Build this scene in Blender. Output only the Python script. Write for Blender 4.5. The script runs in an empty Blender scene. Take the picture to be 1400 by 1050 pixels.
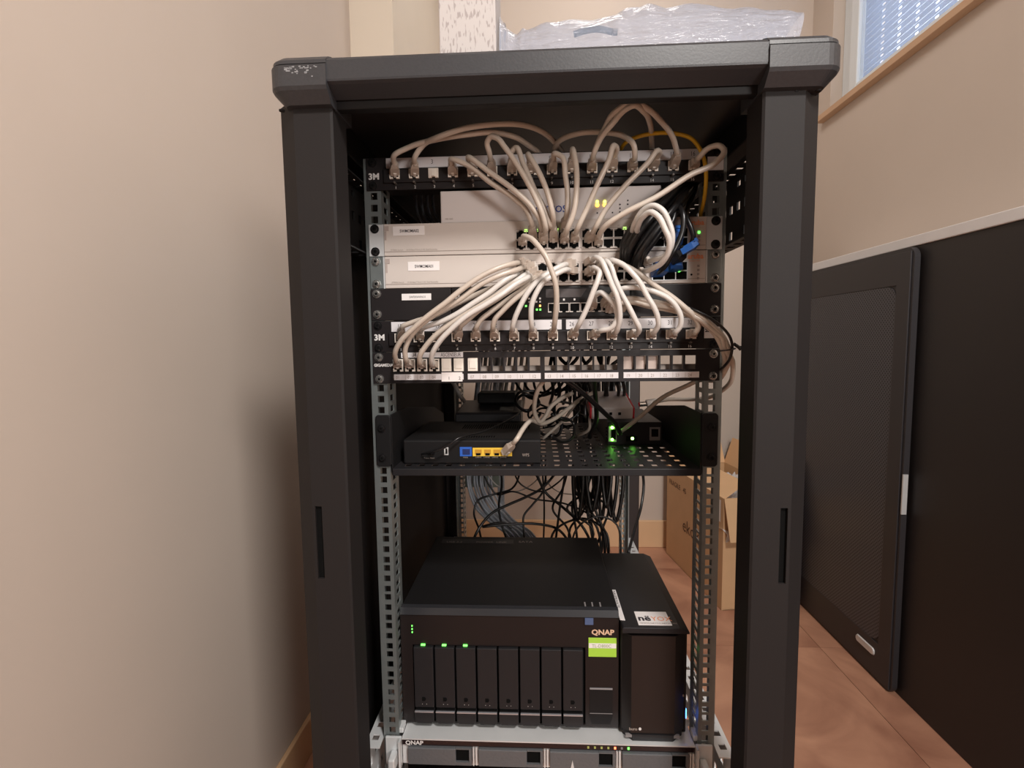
import bpy, math, random
from mathutils import Vector, Matrix
random.seed(7)
C = bpy.context.scene.collection
S = bpy.context.scene
# ------------------------------------------------------------------ camera
F, YAW, PITCH, ROLL = 700.0, -0.0516965779, 0.0859551936, -0.0128462453
CAM = Vector((-0.00729, -0.7183167, -0.2511965))
cy, sy, cp, sp = math.cos(YAW), math.sin(YAW), math.cos(PITCH), math.sin(PITCH)
_w = Vector((sy*cp, cy*cp, -sp)); _r = Vector((cy, -sy, 0)); _u = _r.cross(_w)
cr, sr = math.cos(ROLL), math.sin(ROLL)
R_ = _r*cr + _u*sr; U_ = -_r*sr + _u*cr
cam = bpy.data.cameras.new('camera'); co = bpy.data.objects.new('camera', cam); C.objects.link(co)
cam.sensor_width = 36; cam.lens = 36*F/1400; cam.clip_start = 0.02
mw = Matrix((R_, U_, -_w)).transposed().to_4x4(); mw.translation = CAM
co.matrix_world = mw; S.camera = co
# ------------------------------------------------------------------ light and exposure
S.view_settings.view_transform = 'Standard'; S.view_settings.look = 'None'
S.view_settings.gamma = 1; S.view_settings.use_curve_mapping = False
S.view_settings.exposure = 0.16
wd = bpy.data.worlds.new('world'); S.world = wd; wd.use_nodes = True
wd.node_tree.nodes['Background'].inputs[0].default_value = (0.86, 0.92, 1.0, 1)
wd.node_tree.nodes['Background'].inputs[1].default_value = 4.0
def area(name, loc, target, sx, sz, power, col):
    l = bpy.data.lights.new(name, 'AREA'); l.shape = 'RECTANGLE'; l.size = sx; l.size_y = sz
    l.energy = power; l.color = col
    o = bpy.data.objects.new(name, l); C.objects.link(o); o.location = loc
    o.rotation_euler = (Vector(target)-Vector(loc)).to_track_quat('-Z', 'Y').to_euler(); return o
area('ceiling_lamp_light', (0.62, -1.50, 1.22), (0.0, 0.2, -0.4), 0.30, 0.30, 44, (1.0, 0.955, 0.91))
area('front_fill_light', (1.05, -2.20, 0.10), (0.0, 0.2, -0.3), 0.5, 0.4, 21, (1.0, 0.95, 0.905))  # added low fill that brightens the top rows, not a known lamp
area('rear_fill_light', (0.3, 1.35, 1.75), (0.3, 1.3, -1), 0.5, 0.3, 6.5, (1.0, 0.95, 0.90))  # added fill for the rear wall, no real fixture behind it
#area('phone_lamp_light', (-0.02, -0.80, -0.17), (0.0, 0.4, -0.45), 0.07, 0.07, 2.0, (1.0, 0.90, 0.84))

# ------------------------------------------------------------------ helpers
def at(px, py, Y):
    d = _ray(px, py); return CAM + d*((Y-CAM.y)/d.y)
def atZ(px, py, Z):
    d = _ray(px, py); return CAM + d*((Z-CAM.z)/d.z)
def _ray(px, py): return _w + R_*((px-700)/F) - U_*((py-525)/F)

MATS = {}
def mat(name, col, rough=0.5, metal=0.0, noise=0.0, nscale=40, bump=0.0, emit=0.0, spec=0.5, alpha=1.0, trans=0.0):
    if name in MATS: return MATS[name]
    m = bpy.data.materials.new(name); m.use_nodes = True; nt = m.node_tree
    b = nt.nodes['Principled BSDF']
    b.inputs['Base Color'].default_value = (*col, 1); b.inputs['Roughness'].default_value = rough
    b.inputs['Metallic'].default_value = metal; b.inputs['Specular IOR Level'].default_value = spec
    b.inputs['Alpha'].default_value = alpha; b.inputs['Transmission Weight'].default_value = trans
    if emit:
        b.inputs['Emission Color'].default_value = (*col, 1); b.inputs['Emission Strength'].default_value = emit
    if noise or bump:
        tc = nt.nodes.new('ShaderNodeTexCoord'); n = nt.nodes.new('ShaderNodeTexNoise')
        n.inputs['Scale'].default_value = nscale; n.inputs['Detail'].default_value = 5
        nt.links.new(tc.outputs['Object'], n.inputs['Vector'])
        if noise:
            mx = nt.nodes.new('ShaderNodeMix'); mx.data_type = 'RGBA'
            mx.inputs[6].default_value = (*[c*(1-noise) for c in col], 1)
            mx.inputs[7].default_value = (*[min(1, c*(1+noise)) for c in col], 1)
            nt.links.new(n.outputs['Fac'], mx.inputs[0]); nt.links.new(mx.outputs[2], b.inputs['Base Color'])
        if bump:
            bp = nt.nodes.new('ShaderNodeBump'); bp.inputs['Strength'].default_value = bump
            bp.inputs['Distance'].default_value = 0.002
            nt.links.new(n.outputs['Fac'], bp.inputs['Height']); nt.links.new(bp.outputs['Normal'], b.inputs['Normal'])
    MATS[name] = m; return m

def s2l(r, g, b):
    f = lambda c: (c/255/12.92) if c/255 <= 0.04045 else ((c/255+0.055)/1.055)**2.4
    return (f(r), f(g), f(b))
blackmetal = mat('black_powder_metal', s2l(33, 30, 30), 0.62, 0, 0.10, 500, 0.04, spec=.22)
blackin = mat('black_inner_metal', s2l(24, 22, 23), 0.7, 0, 0.1, 200, 0.1, spec=.15)
capm = mat('black_cap_plastic', s2l(50, 50, 53), 0.42, 0, 0.2, 420, 0.05, spec=.45)
matte = mat('black_plastic', s2l(22, 21, 22), 0.55, 0, 0.08, 200, spec=.25)
matte2 = mat('charcoal_plastic', s2l(34, 33, 35), 0.45, 0, 0.08, 200, spec=.3)
gloss = mat('gloss_black_plastic', s2l(24, 20, 20), 0.3)
panelblk = mat('panel_black', s2l(33, 29, 30), 0.45, 0, 0.1, 200, spec=.3)
void = mat('cavity_black', (0.004, 0.004, 0.004), 0.9, spec=0.1)
zinc = mat('zinc_steel', s2l(150, 157, 157), 0.36, 0.7, 0.15, 60, 0.1)
zinc_l = mat('bright_zinc', s2l(215, 217, 218), 0.4, 0.3, 0.06, 30)
silver = mat('screw_metal', s2l(215, 212, 208), 0.22, 0.9)
srvgrey = mat('server_grey', s2l(98, 100, 103), 0.45, 0.2, 0.1, 300, 0.2)
swm = mat('switch_white', s2l(200, 190, 183), 0.5, 0, 0.02, 30)
wbox = mat('device_white', s2l(210, 203, 201), 0.5, 0, 0.02, 30)
label = mat('label_paper', s2l(232, 226, 224), 0.6)
labelw = mat('label_strip', s2l(214, 210, 212), 0.5, 0, 0.02, 20)
ink = mat('ink_dark', s2l(50, 45, 50), 0.7)
inkg = mat('ink_grey', s2l(150, 138, 130), 0.7)
inkw = mat('ink_white', s2l(215, 212, 210), 0.6)
inkb = mat('ink_blue', s2l(35, 60, 140), 0.6)
inko = mat('ink_orange', s2l(236, 150, 105), 0.6)
inkt = mat('ink_tan', s2l(214, 178, 150), 0.5)
cord = mat('cable_beige', s2l(190, 178, 166), 0.32, 0, 0.03, 60)
cordw = mat('cable_white', s2l(208, 203, 198), 0.28, 0, 0.02, 60)
cordg = mat('cable_grey', s2l(196, 202, 212), 0.4, 0, 0.04, 60)
cordk = mat('cable_black', s2l(22, 21, 22), 0.32)
cordy = mat('cable_yellow', s2l(214, 168, 36), 0.4)
cordb = mat('connector_blue', s2l(40, 92, 165), 0.35)
boot = mat('boot_beige', s2l(184, 170, 158), 0.35, 0, 0.03, 60)
clearp = mat('clear_plug', s2l(232, 224, 216), 0.12, 0, 0.1, 300, alpha=0.85)
jackm = mat('jack_cream', s2l(232, 224, 214), 0.4)
gold = mat('contact_gold', s2l(190, 150, 80), 0.3, 0.6)
greyplas = mat('grey_plastic', s2l(128, 124, 124), 0.5)
ledg = mat('led_green', (0.16, 1.0, 0.12), 0.5, emit=2.2)
ledy = mat('led_yellow', (0.85, 0.9, 0.10), 0.5, emit=4)
ledo = mat('led_orange', (1.0, 0.30, 0.05), 0.5, emit=5)
ledr = mat('led_red', (1.0, 0.12, 0.05), 0.5, emit=5)
ledb = mat('led_blue', (0.05, 0.2, 1.0), 0.5, emit=9)
ledoff = mat('led_dull_green', s2l(165, 172, 100), 0.4)
yellowp = mat('port_yellow', s2l(232, 192, 70), 0.4)
bluep = mat('port_blue', s2l(45, 95, 185), 0.4)
redp = mat('case_red', s2l(205, 30, 45), 0.4)
cardb = mat('cardboard', s2l(204, 166, 126), 0.75, 0, 0.07, 14, 0.15)
cardb_i = mat('cardboard_inside', s2l(222, 182, 140), 0.8, 0, 0.06, 14)
limeg = mat('label_lime', s2l(165, 210, 70), 0.5)
bluetape = mat('blue_sticker', s2l(75, 92, 128), 0.5)

class MB:
    def __init__(s): s.v = []; s.f = []
    def box(s, x0, x1, y0, y1, z0, z1):
        n = len(s.v)
        s.v += [(x0,y0,z0),(x1,y0,z0),(x1,y1,z0),(x0,y1,z0),(x0,y0,z1),(x1,y0,z1),(x1,y1,z1),(x0,y1,z1)]
        s.f += [tuple(n+i for i in q) for q in ((0,3,2,1),(4,5,6,7),(0,1,5,4),(1,2,6,5),(2,3,7,6),(3,0,4,7))]; return s
    def quad(s, a, b, c, d):
        n = len(s.v); s.v += [tuple(a),tuple(b),tuple(c),tuple(d)]; s.f.append((n,n+1,n+2,n+3)); return s
    def prism(s, pts, axis, a, b):
        """polygon pts (2-D) extruded along axis from a to b"""
        def mk(p, t):
            return {'x':(t,p[0],p[1]), 'y':(p[0],t,p[1]), 'z':(p[0],p[1],t)}[axis]
        n = len(s.v); k = len(pts)
        s.v += [mk(p,a) for p in pts] + [mk(p,b) for p in pts]
        s.f.append(tuple(range(n, n+k))); s.f.append(tuple(range(n+2*k-1, n+k-1, -1)))
        for i in range(k): j = (i+1)%k; s.f.append((n+i, n+k+i, n+k+j, n+j))
        return s
    def loft(s, rings, close=True):
        n = len(s.v); k = len(rings[0])
        for r in rings: s.v += [tuple(p) for p in r]
        for a in range(len(rings)-1):
            for i in range(k):
                j = (i+1)%k; s.f.append((n+a*k+i, n+a*k+j, n+(a+1)*k+j, n+(a+1)*k+i))
        if close: s.f.append(tuple(range(n+k-1, n-1, -1))); s.f.append(tuple(range(n+(len(rings)-1)*k, n+len(rings)*k)))
        return s
    def cyl(s, c, d, r0, h, r1=None, seg=14):
        d = Vector(d).normalized(); c = Vector(c); r1 = r0 if r1 is None else r1
        a = d.orthogonal().normalized(); b = d.cross(a)
        ring = lambda o, r: [o + a*(r*math.cos(2*math.pi*i/seg)) + b*(r*math.sin(2*math.pi*i/seg)) for i in range(seg)]
        return s.loft([ring(c, r0), ring(c+d*h, r1)])
    def tube(s, pts, r, seg=9, sub=7):
        P = [Vector(p) for p in pts]
        P = [P[0]*2-P[1]] + P + [P[-1]*2-P[-2]]; L = []
        for i in range(1, len(P)-2):
            p0,p1,p2,p3 = P[i-1:i+3]
            # centripetal-like tangents keep unevenly spaced points smooth
            d1 = max((p2-p1).length,1e-6); d0 = max((p1-p0).length,1e-6); d2 = max((p3-p2).length,1e-6)
            m1 = ((p1-p0)/d0*d1 + (p2-p1)/d1*d0)/(d0+d1)*d1
            m2 = ((p2-p1)/d1*d2 + (p3-p2)/d2*d1)/(d1+d2)*d1
            for k in range(sub):
                t = k/sub; h = t*t*(3-2*t)
                L.append(p1*(2*t**3-3*t**2+1)+m1*(t**3-2*t**2+t)+p2*(-2*t**3+3*t**2)+m2*(t**3-t**2))
        L.append(P[-2]); rings = []; nrm = None
        for i, p in enumerate(L):
            d = (L[min(i+1,len(L)-1)]-L[max(i-1,0)]).normalized()
            nrm = d.orthogonal().normalized() if nrm is None else (nrm - d*nrm.dot(d)).normalized()
            b = d.cross(nrm)
            rings.append([p+nrm*(r*math.cos(2*math.pi*q/seg))+b*(r*math.sin(2*math.pi*q/seg)) for q in range(seg)])
        s.loft(rings); return L
    def text(s, body, x, y, z, size, rot=None, align='LEFT', bold=0.0, sx=1.0, depth=0.0003):
        """lettering lying in the XZ plane facing -Y, lower-left corner at (x, y, z)"""
        cu = bpy.data.curves.new('t', 'FONT'); cu.body = body; cu.size = size; cu.align_x = align
        cu.offset = bold; cu.resolution_u = 2
        o = bpy.data.objects.new('t', cu); C.objects.link(o)
        me = bpy.data.meshes.new_from_object(o.evaluated_get(bpy.context.evaluated_depsgraph_get()))
        M = rot if rot is not None else Matrix.Rotation(math.pi/2, 3, 'X')
        n = len(s.v); org = Vector((x,y,z))
        s.v += [tuple(org + M @ Vector((v.co.x*sx, v.co.y, 0))) for v in me.vertices]
        s.f += [tuple(n+i for i in p.vertices) for p in me.polygons]
        bpy.data.objects.remove(o); bpy.data.curves.remove(cu); bpy.data.meshes.remove(me); return s
    def grid(s, xs, zs, hole, y0, y1, plane='xz'):
        """plate with rectangular holes; hole(i,j) True where the cell is open"""
        vid = {}
        def V(i,j,k):
            key=(i,j,k)
            if key not in vid:
                vid[key]=len(s.v); a,b,t = xs[i],zs[j],(y0,y1)[k]
                s.v.append({'xz':(a,t,b),'yz':(t,a,b),'xy':(a,b,t)}[plane])
            return vid[key]
        nx, nz = len(xs)-1, len(zs)-1
        op = [[hole(i,j) for j in range(nz)] for i in range(nx)]
        for i in range(nx):
            for j in range(nz):
                if op[i][j]: continue
                s.f.append((V(i,j,0),V(i+1,j,0),V(i+1,j+1,0),V(i,j+1,0)))
                s.f.append((V(i,j+1,1),V(i+1,j+1,1),V(i+1,j,1),V(i,j,1)))
                for di,dj,a,b in ((-1,0,(i,j),(i,j+1)),(1,0,(i+1,j+1),(i+1,j)),(0,-1,(i+1,j),(i,j)),(0,1,(i,j+1),(i+1,j+1))):
                    ii,jj=i+di,j+dj
                    if not(0<=ii<nx and 0<=jj<nz) or op[ii][jj]:
                        s.f.append((V(*a,0),V(*b,0),V(*b,1),V(*a,1)))
        return s
def worldloc(o):
    p = Vector((0,0,0))
    while o: p += Vector(o.location); o = o.parent
    return p
def obj(name, mb, m, parent=None, bevel=0, smooth=False, kind=None, lab=None, solid=0):
    L = worldloc(parent) if parent else Vector((0,0,0))
    if parent is None:
        n=len(mb.v); L = Vector((sum(v[0] for v in mb.v)/n, sum(v[1] for v in mb.v)/n, min(v[2] for v in mb.v)))
    me = bpy.data.meshes.new(name)
    me.from_pydata([(v[0]-L.x, v[1]-L.y, v[2]-L.z) for v in mb.v], [], mb.f); me.validate(); me.update()
    me.materials.append(m)
    o = bpy.data.objects.new(name, me); C.objects.link(o)
    if parent: o.parent = parent
    else: o.location = L
    if smooth:
        for p in me.polygons: p.use_smooth = len(p.vertices) == 4
    if solid:
        q = o.modifiers.new('solid','SOLIDIFY'); q.thickness = solid; q.offset = 0
    if bevel:
        q = o.modifiers.new('bevel','BEVEL'); q.width = bevel; q.segments = 2; q.limit_method = 'ANGLE'; q.angle_limit = 0.6
    if kind: o['kind'] = kind
    if lab: o['label'] = lab
    return o
def thing(name, lab, cat, loc, group=None):
    o = bpy.data.objects.new(name, None); C.objects.link(o); o.location = loc; o.empty_display_size = .05
    o['label'] = lab; o['category'] = cat
    if group: o['group'] = group
    return o
def tag(o, lab, cat, group=None):
    o['label'] = lab; o['category'] = cat
    if group: o['group'] = group
    return o
def inst(src, parent, loc, M=None):
    """copy of a part (and its sub-parts) put under another thing"""
    o = src.copy(); C.objects.link(o); o.parent = parent
    o.location = Vector(loc)-worldloc(parent)
    if M is not None: o.rotation_euler = M.to_euler()
    for ch in src.children:
        c = ch.copy(); C.objects.link(c); c.parent = o
    return o
BX = lambda *a: MB().box(*a)
UH = 0.04445
FZ = -1.35
# ------------------------------------------------------------------ room
def slatmat(name, col):
    m = bpy.data.materials.new(name); m.use_nodes = True; nt = m.node_tree; b = nt.nodes['Principled BSDF']; b.inputs['Base Color'].default_value = (*col, 1)
    t = nt.nodes.new('ShaderNodeBsdfTranslucent'); t.inputs[0].default_value = (*col, 1); mx = nt.nodes.new('ShaderNodeMixShader'); mx.inputs[0].default_value = .35
    nt.links.new(b.outputs[0], mx.inputs[1]); nt.links.new(t.outputs[0], mx.inputs[2]); nt.links.new(mx.outputs[0], nt.nodes['Material Output'].inputs[0]); return m
def wallmat(name, base, sc=3.0):
    m = mat(name, base, 0.85, 0, 0.05, sc, 0.0, spec=0.2)
    nt = m.node_tree; b = nt.nodes['Principled BSDF']
    n = nt.nodes.new('ShaderNodeTexNoise'); n.inputs['Scale'].default_value = 220
    bp = nt.nodes.new('ShaderNodeBump'); bp.inputs['Strength'].default_value = 0.12; bp.inputs['Distance'].default_value = 0.001
    nt.links.new(n.outputs['Fac'], bp.inputs['Height']); nt.links.new(bp.outputs['Normal'], b.inputs['Normal'])
    return m
wl = wallmat('wall_paint', s2l(198, 184, 172)); wl2 = wallmat('pillar_lit_paint', s2l(214, 202, 186))  # pillar's brighter tone from facing another way is put into its colour
LX, RX, BY, TZ = -0.635, 1.319, 1.94, 1.9
obj('wall_left', BX(LX-.1, LX, -4.5, BY, FZ, TZ), wl, kind='structure')
obj('wall_back', BX(LX-.1, RX+.25, BY, BY+.1, FZ, TZ), wl, kind='structure')
obj('wall_front', BX(LX-.1, RX+.25, -4.6, -4.5, FZ, TZ), mat('far_wall_dimmed', s2l(150,136,126), .85), kind='structure')  # unseen wall, its colour toned down to cut bounced light
obj('ceiling', BX(LX-.1, RX+.25, -4.6, BY+.1, TZ, TZ+.08), mat('ceiling_dimmed', s2l(170,160,150), .8), kind='structure')  # unseen ceiling, darkened in colour to weaken the bounce
obj('trim_1', BX(LX, -.487, 1.084, BY, FZ, TZ), wl2, kind='structure', lab='pale cream wall pillar beside the left wall')
WZ0, WZ1, WY0, WY1 = 0.750, 1.75, 0.15, 1.765
wr = MB(); wr.box(RX, RX+.25, -4.5, BY, FZ, WZ0); wr.box(RX, RX+.25, -4.5, WY0, WZ0, TZ)
wr.box(RX, RX+.25, WY1, BY, WZ0, TZ); wr.box(RX, RX+.25, WY0, WY1, WZ1, TZ)
obj('wall_right', wr, wl, kind='structure')
# terracotta floor tiles
def floormat():
    m = bpy.data.materials.new('terracotta_tile'); m.use_nodes = True; nt = m.node_tree; b = nt.nodes['Principled BSDF']
    tc = nt.nodes.new('ShaderNodeTexCoord'); n = nt.nodes.new('ShaderNodeTexNoise'); n.inputs['Scale'].default_value = 3.5
    n.inputs['Detail'].default_value = 8; n.inputs['Distortion'].default_value = 1.2
    rp = nt.nodes.new('ShaderNodeValToRGB')
    rp.color_ramp.elements[0].position = .3; rp.color_ramp.elements[0].color = (*s2l(150, 104, 84), 1)
    rp.color_ramp.elements[1].position = .72; rp.color_ramp.elements[1].color = (*s2l(202, 152, 124), 1)
    oi = nt.nodes.new('ShaderNodeObjectInfo'); ad = nt.nodes.new('ShaderNodeVectorMath'); ad.operation = 'ADD'
    mu = nt.nodes.new('ShaderNodeMath'); mu.operation = 'MULTIPLY'; mu.inputs[1].default_value = 13
    nt.links.new(oi.outputs['Random'], mu.inputs[0]); nt.links.new(mu.outputs[0], ad.inputs[1])
    nt.links.new(tc.outputs['Object'], ad.inputs[0]); nt.links.new(ad.outputs[0], n.inputs['Vector'])
    nt.links.new(n.outputs['Fac'], rp.inputs[0]); nt.links.new(rp.outputs[0], b.inputs['Base Color'])
    b.inputs['Roughness'].default_value = .38
    return m
fl = obj('floor', BX(LX-.1, RX+.25, -4.5, BY+.1, FZ-.06, FZ-.004), mat('grout', s2l(176, 140, 118), .8), kind='structure')
tm = floormat(); TS = .62
tile = None
for i in range(-2, 3):
    for j in range(-8, 4):
        x0, y0 = .36+i*TS, .47+j*TS-.03
        if x0+TS < LX or x0 > RX or y0 > BY: continue
        a, b_, c, d = max(x0+.0009, LX), min(x0+TS-.0009, RX), y0+.0009, min(y0+TS-.0009, BY)
        if b_ <= a or d <= c: continue
        t = obj('floor_tile', BX(a, b_, c, d, FZ-.004, FZ), tm, fl)
bbm = mat('baseboard_tile', s2l(222, 184, 144), .45, 0, .04, 8)
obj('baseboard_left', BX(LX, LX+.012, -4.5, 1.084, FZ, FZ+.10), bbm, kind='structure', bevel=.003)
obj('baseboard_back', BX(-.487, RX, BY-.012, BY, FZ, FZ+.145), bbm, kind='structure', bevel=.003)
obj('baseboard_right', BX(RX-.012, RX, -4.5, BY-.012, FZ, FZ+.10), bbm, kind='structure', bevel=.003)
# window
wfm = mat('window_frame_white', s2l(222, 228, 232), .35); woodm = mat('sill_wood', s2l(196, 160, 128), .5, 0, .12, 12)
winr = obj('window_1', BX(RX+.05, RX+.09, WY1-.06, WY1, WZ0, WZ1), wfm, kind='structure', bevel=.003)
w2 = MB(); w2.box(RX+.05, RX+.09, WY0, WY0+.06, WZ0, WZ1); w2.box(RX+.05, RX+.09, WY0+.06, WY1-.06, WZ0, WZ0+.04)
w2.box(RX+.05, RX+.09, WY0+.06, WY1-.06, WZ1-.06, WZ1); obj('window_frame', w2, wfm, winr, bevel=.003)
w3 = MB(); w3.box(RX+.035, RX+.065, WY1-.13, WY1-.075, WZ0+.03, WZ1-.06); w3.box(RX+.035, RX+.065, WY0+.075, WY0+.13, WZ0+.03, WZ1-.06)
w3.box(RX+.035, RX+.065, WY0+.13, WY1-.13, WZ0+.03, WZ0+.07)
obj('sash', w3, wfm, winr, bevel=.004)
gm = mat('window_glass', s2l(225, 238, 250), .05, 0, alpha=.25)
obj('pane', BX(RX+.048, RX+.052, WY0+.13, WY1-.13, WZ0+.07, WZ1-.08), gm, winr)
shm = slatmat('shutter_slat', s2l(190, 205, 226))
k = 0; z = WZ0+.005
sh = obj('shutter_rail', BX(RX+.125, RX+.145, WY0, WY1, WZ0, WZ0+.012), shm, winr)
slat_src = None
while z < WZ1-.02:
    ys = [WY0]
    yy = WY0+.06
    while yy < WY1-.10:
        ys += [yy, yy+.020]; yy += .100
    ys.append(WY1)
    mb = MB().grid(ys, [z+.001, z+.009, z+.0175, z+.024], lambda i,j: i%2==1 and j==1, RX+.126, RX+.1285, 'yz')
    obj('shutter_slat', mb, shm, sh); z += .0255
sill = MB().prism([(RX-.035, WZ0-.022), (RX-.035, WZ0), (RX+.15, WZ0+.004), (RX+.15, WZ0-.022)], 'y', WY0-.05, WY1+.05)
obj('trim_2', MB().box(RX-.035, RX+.0, WY0-.05, WY1+.05, WZ0-.022, WZ0+.003).box(RX, RX+.05, WY0+.001, WY1-.001, WZ0+.0005, WZ0+.003), woodm, kind='structure', bevel=.004, lab='wooden window sill')

# ------------------------------------------------------------------ cabinet
cab = thing('server_cabinet', 'tall open black metal rack cabinet with rounded cap and galvanised rails', 'rack cabinet', (0, .4, FZ))
PZ1 = .012
def post(sx):
    # outer facet, inner return and a front facet with a door slot
    mb = MB()
    prof = [(.295,-.128),(.295,-.132),(.270,-.150),(.272,-.150)]
    X = lambda x: sx*x
    mb.prism([(X(.295),-.10),(X(.295),-.130),(X(.2715),-.150),(X(.2715),-.147),(X(.292),-.129),(X(.292),-.10)], 'z', FZ, PZ1)
    xs = sorted([X(.2715), X(.268), X(.260), X(.231)])
    hi = 1 
    mb.grid(xs, [FZ, -.528, -.441, PZ1], lambda i,j: j==1 and i==hi, -.150, -.147)
    mb.prism([(X(.231),-.150),(X(.2285),-.148),(X(.2285),-.112),(X(.231),-.112)], 'z', FZ, PZ1)
    mb.prism([(X(.2285),-.112),(X(.2285),-.109),(X(.292),-.109),(X(.292),-.112)], 'z', FZ, PZ1)
    return mb
for sx in (-1, 1):
    p = obj('front_post', post(sx), blackmetal, cab)
    obj('slot_shade', BX(min(sx*.2595,sx*.2685), max(sx*.2595,sx*.2685), -.1465, -.144, -.531, -.438), void, p)  # black plate put behind the slot as the shade inside it
# rear posts and frames
for sx in (-1, 1):
    x0, x1 = sorted((sx*.235, sx*.292)) if sx > 0 else (-.292, -.262)
    x0, x1 = sorted((sx*.255, sx*.292))
    obj('rear_post', BX(x0, x1, .80, .86, FZ, .001), mat('rear_post_metal', s2l(38, 30, 30), .5), cab, bevel=.003)
fr = MB()
for sx in (-1, 1):
    x0, x1 = sorted((sx*.262, sx*.292))
    fr.box(x0, x1, -.109, .86, .002, .0415)
fr.box(-.262, .262, .82, .86, .002, .0415)
obj('roof_frame', fr, blackin, cab, bevel=.002)
bf = MB().box(-.292, .292, -.109, .86, FZ, FZ+.05)
obj('base', bf, blackin, cab, bevel=.002)
obj('header_beam', MB().prism([(-.144, .030), (-.140, .004), (-.128, .004), (-.122, .030)], 'x', -.2285, .2285), matte, cab, bevel=.001)
obj('side_panel', BX(-.295, -.2925, -.108, .86, FZ+.01, .001), blackin, cab)
def rrect(x0, x1, y0, y1, r, z, n=6):
    P = []
    for cx_, cy_, a0 in ((x1-r, y0+r, -90), (x1-r, y1-r, 0), (x0+r, y1-r, 90), (x0+r, y0+r, 180)):
        for i in range(n+1):
            a = math.radians(a0+90*i/n); P.append((cx_+r*math.cos(a), cy_+r*math.sin(a), z))
    return P
def ring(ins, z): return rrect(-.2885+ins, .2995-ins, -.166+ins, .88-ins, .020-min(ins, .01), z)
cap = MB().loft([ring(.022, .042), ring(.022, .012), ring(.004, .020), ring(.0005, .022), ring(0, .024), ring(0, .043), ring(.003, .0465), ring(.014, .0515), ring(.03, .0525)])
obj('top_cap', cap, capm, cab, smooth=False)
def corner(sx, lid):
    def half(ins, z):
        X1 = (.3020 if sx > 0 else .2910)-ins; Y0 = -.1685+ins; r = .018-min(ins, .008)
        pts = [(.2265, Y0)] + [(X1-r+r*math.sin(a), Y0+r-r*math.cos(a)) for a in [math.radians(q*15) for q in range(7)]] + [(X1, -.095), (.2265, -.095)]
        return [(sx*x, y, z) for x, y in pts]
    return (MB().loft([half(.0015, .0402), half(.002, .0440), half(.009, .0500), half(.018, .0540)]) if lid else
            MB().loft([half(.018, .0020), half(.012, .0030), half(.002, .0140), half(0, .0175), half(0, .0385), half(.0015, .0392)]))
for sx in (-1, 1):
    cc = obj('corner_cap', corner(sx, False), mat('corner_plastic', s2l(50, 50, 53), .45, 0, .3, 320, .08), cab)
    obj('corner_lid', corner(sx, True), capm, cc)
    for q in (.285, .262):
        obj('corner_screw', MB().cyl((sx*q, -.148, .0026), (0, 0, -1), .003, .0016), blackmetal, cc)
# scuffs on the left corner cap: pale scratches in the plastic surface
scm = mat('scuff_scratch', s2l(140, 140, 142), .7)
sc = MB()
for i in range(26):
    x = -.272+random.random()*.040; z = .0365-abs(random.gauss(0, .004)); l = .001+random.random()*.004
    sc.box(x, x+l, -.16865, -.1684, z, z+.0006+random.random()*.0008)
obj('scuff_marks', sc, scm, cab, kind='stuff', lab='pale scuffs on the left corner cap')

# mounting rails with square holes, 3 per unit
def rail(sx, ztop, zbot, yf, facing=1):
    hz = []; u = 0
    while -u*UH > zbot:
        for o_ in (.00635, .02222, .0381):
            z = -u*UH-o_
            if zbot+.01 < z < ztop-.006: hz.append(z)
        u += 1
    hz.sort(); zs = [zbot]
    for z in hz: zs += [z-.0047, z+.0047]
    zs.append(ztop)
    xs = sorted([sx*.246, sx*.2373, sx*.2279, sx*.2225])
    mb = MB().grid(xs, zs, lambda i,j: i==1 and j%2==1, yf, yf+.002*facing)
    ys = sorted([yf+.002*facing, yf+.012*facing, yf+.030*facing, yf+.042*facing])
    x0, x1 = sorted((sx*.2225, sx*.2245))
    mb.grid(ys, zs, lambda i,j: i==1 and j%2==1, x0, x1, 'yz')
    x0, x1 = sorted((sx*.246, sx*.244)); y0, y1 = sorted((yf+.002*facing, yf+.03*facing))
    mb.box(x0, x1, y0, y1, zbot, ztop)
    return mb
for sx in (-1, 1):
    obj('mounting_rail', rail(sx, .0, FZ+.05, .0), zinc, cab)
    r = obj('rear_mounting_rail', rail(sx, .0, FZ+.05, .74, -1), zinc, cab)
def brace(sx, z0, z1, m, ystart=-.108):
    ys = [ystart]; y = ystart+.014
    while y < .76:
        ys += [y, y+.011]; y += .026
    ys.append(.80)
    zs = [z0, z0+.014, z0+.026, z0+.050, z0+.062, z0+.082, z0+.090, z1]
    x0, x1 = sorted((sx*.268, sx*.2705))
    mb = MB().grid(ys, zs, lambda i,j: i%2==1 and j in (1,3,5) and (i//2+j)%5!=0, x0, x1, 'yz')
    xs = sorted((sx*.268, sx*.264, sx*.254, sx*.2475))
    for zz in (z0, z1-.002):
        mb.grid(xs, ys, lambda i,j: i==1 and j%2==1, zz, zz+.002, 'xy')
    return mb
for sx in (-1, 1):
    obj('side_brace', brace(sx, -.128, -.030, matte), matte, cab)
    obj('side_brace', brace(sx, -.950, -.852, zinc_l, -.018), zinc_l, cab, lab='galvanised side brace')
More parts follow.
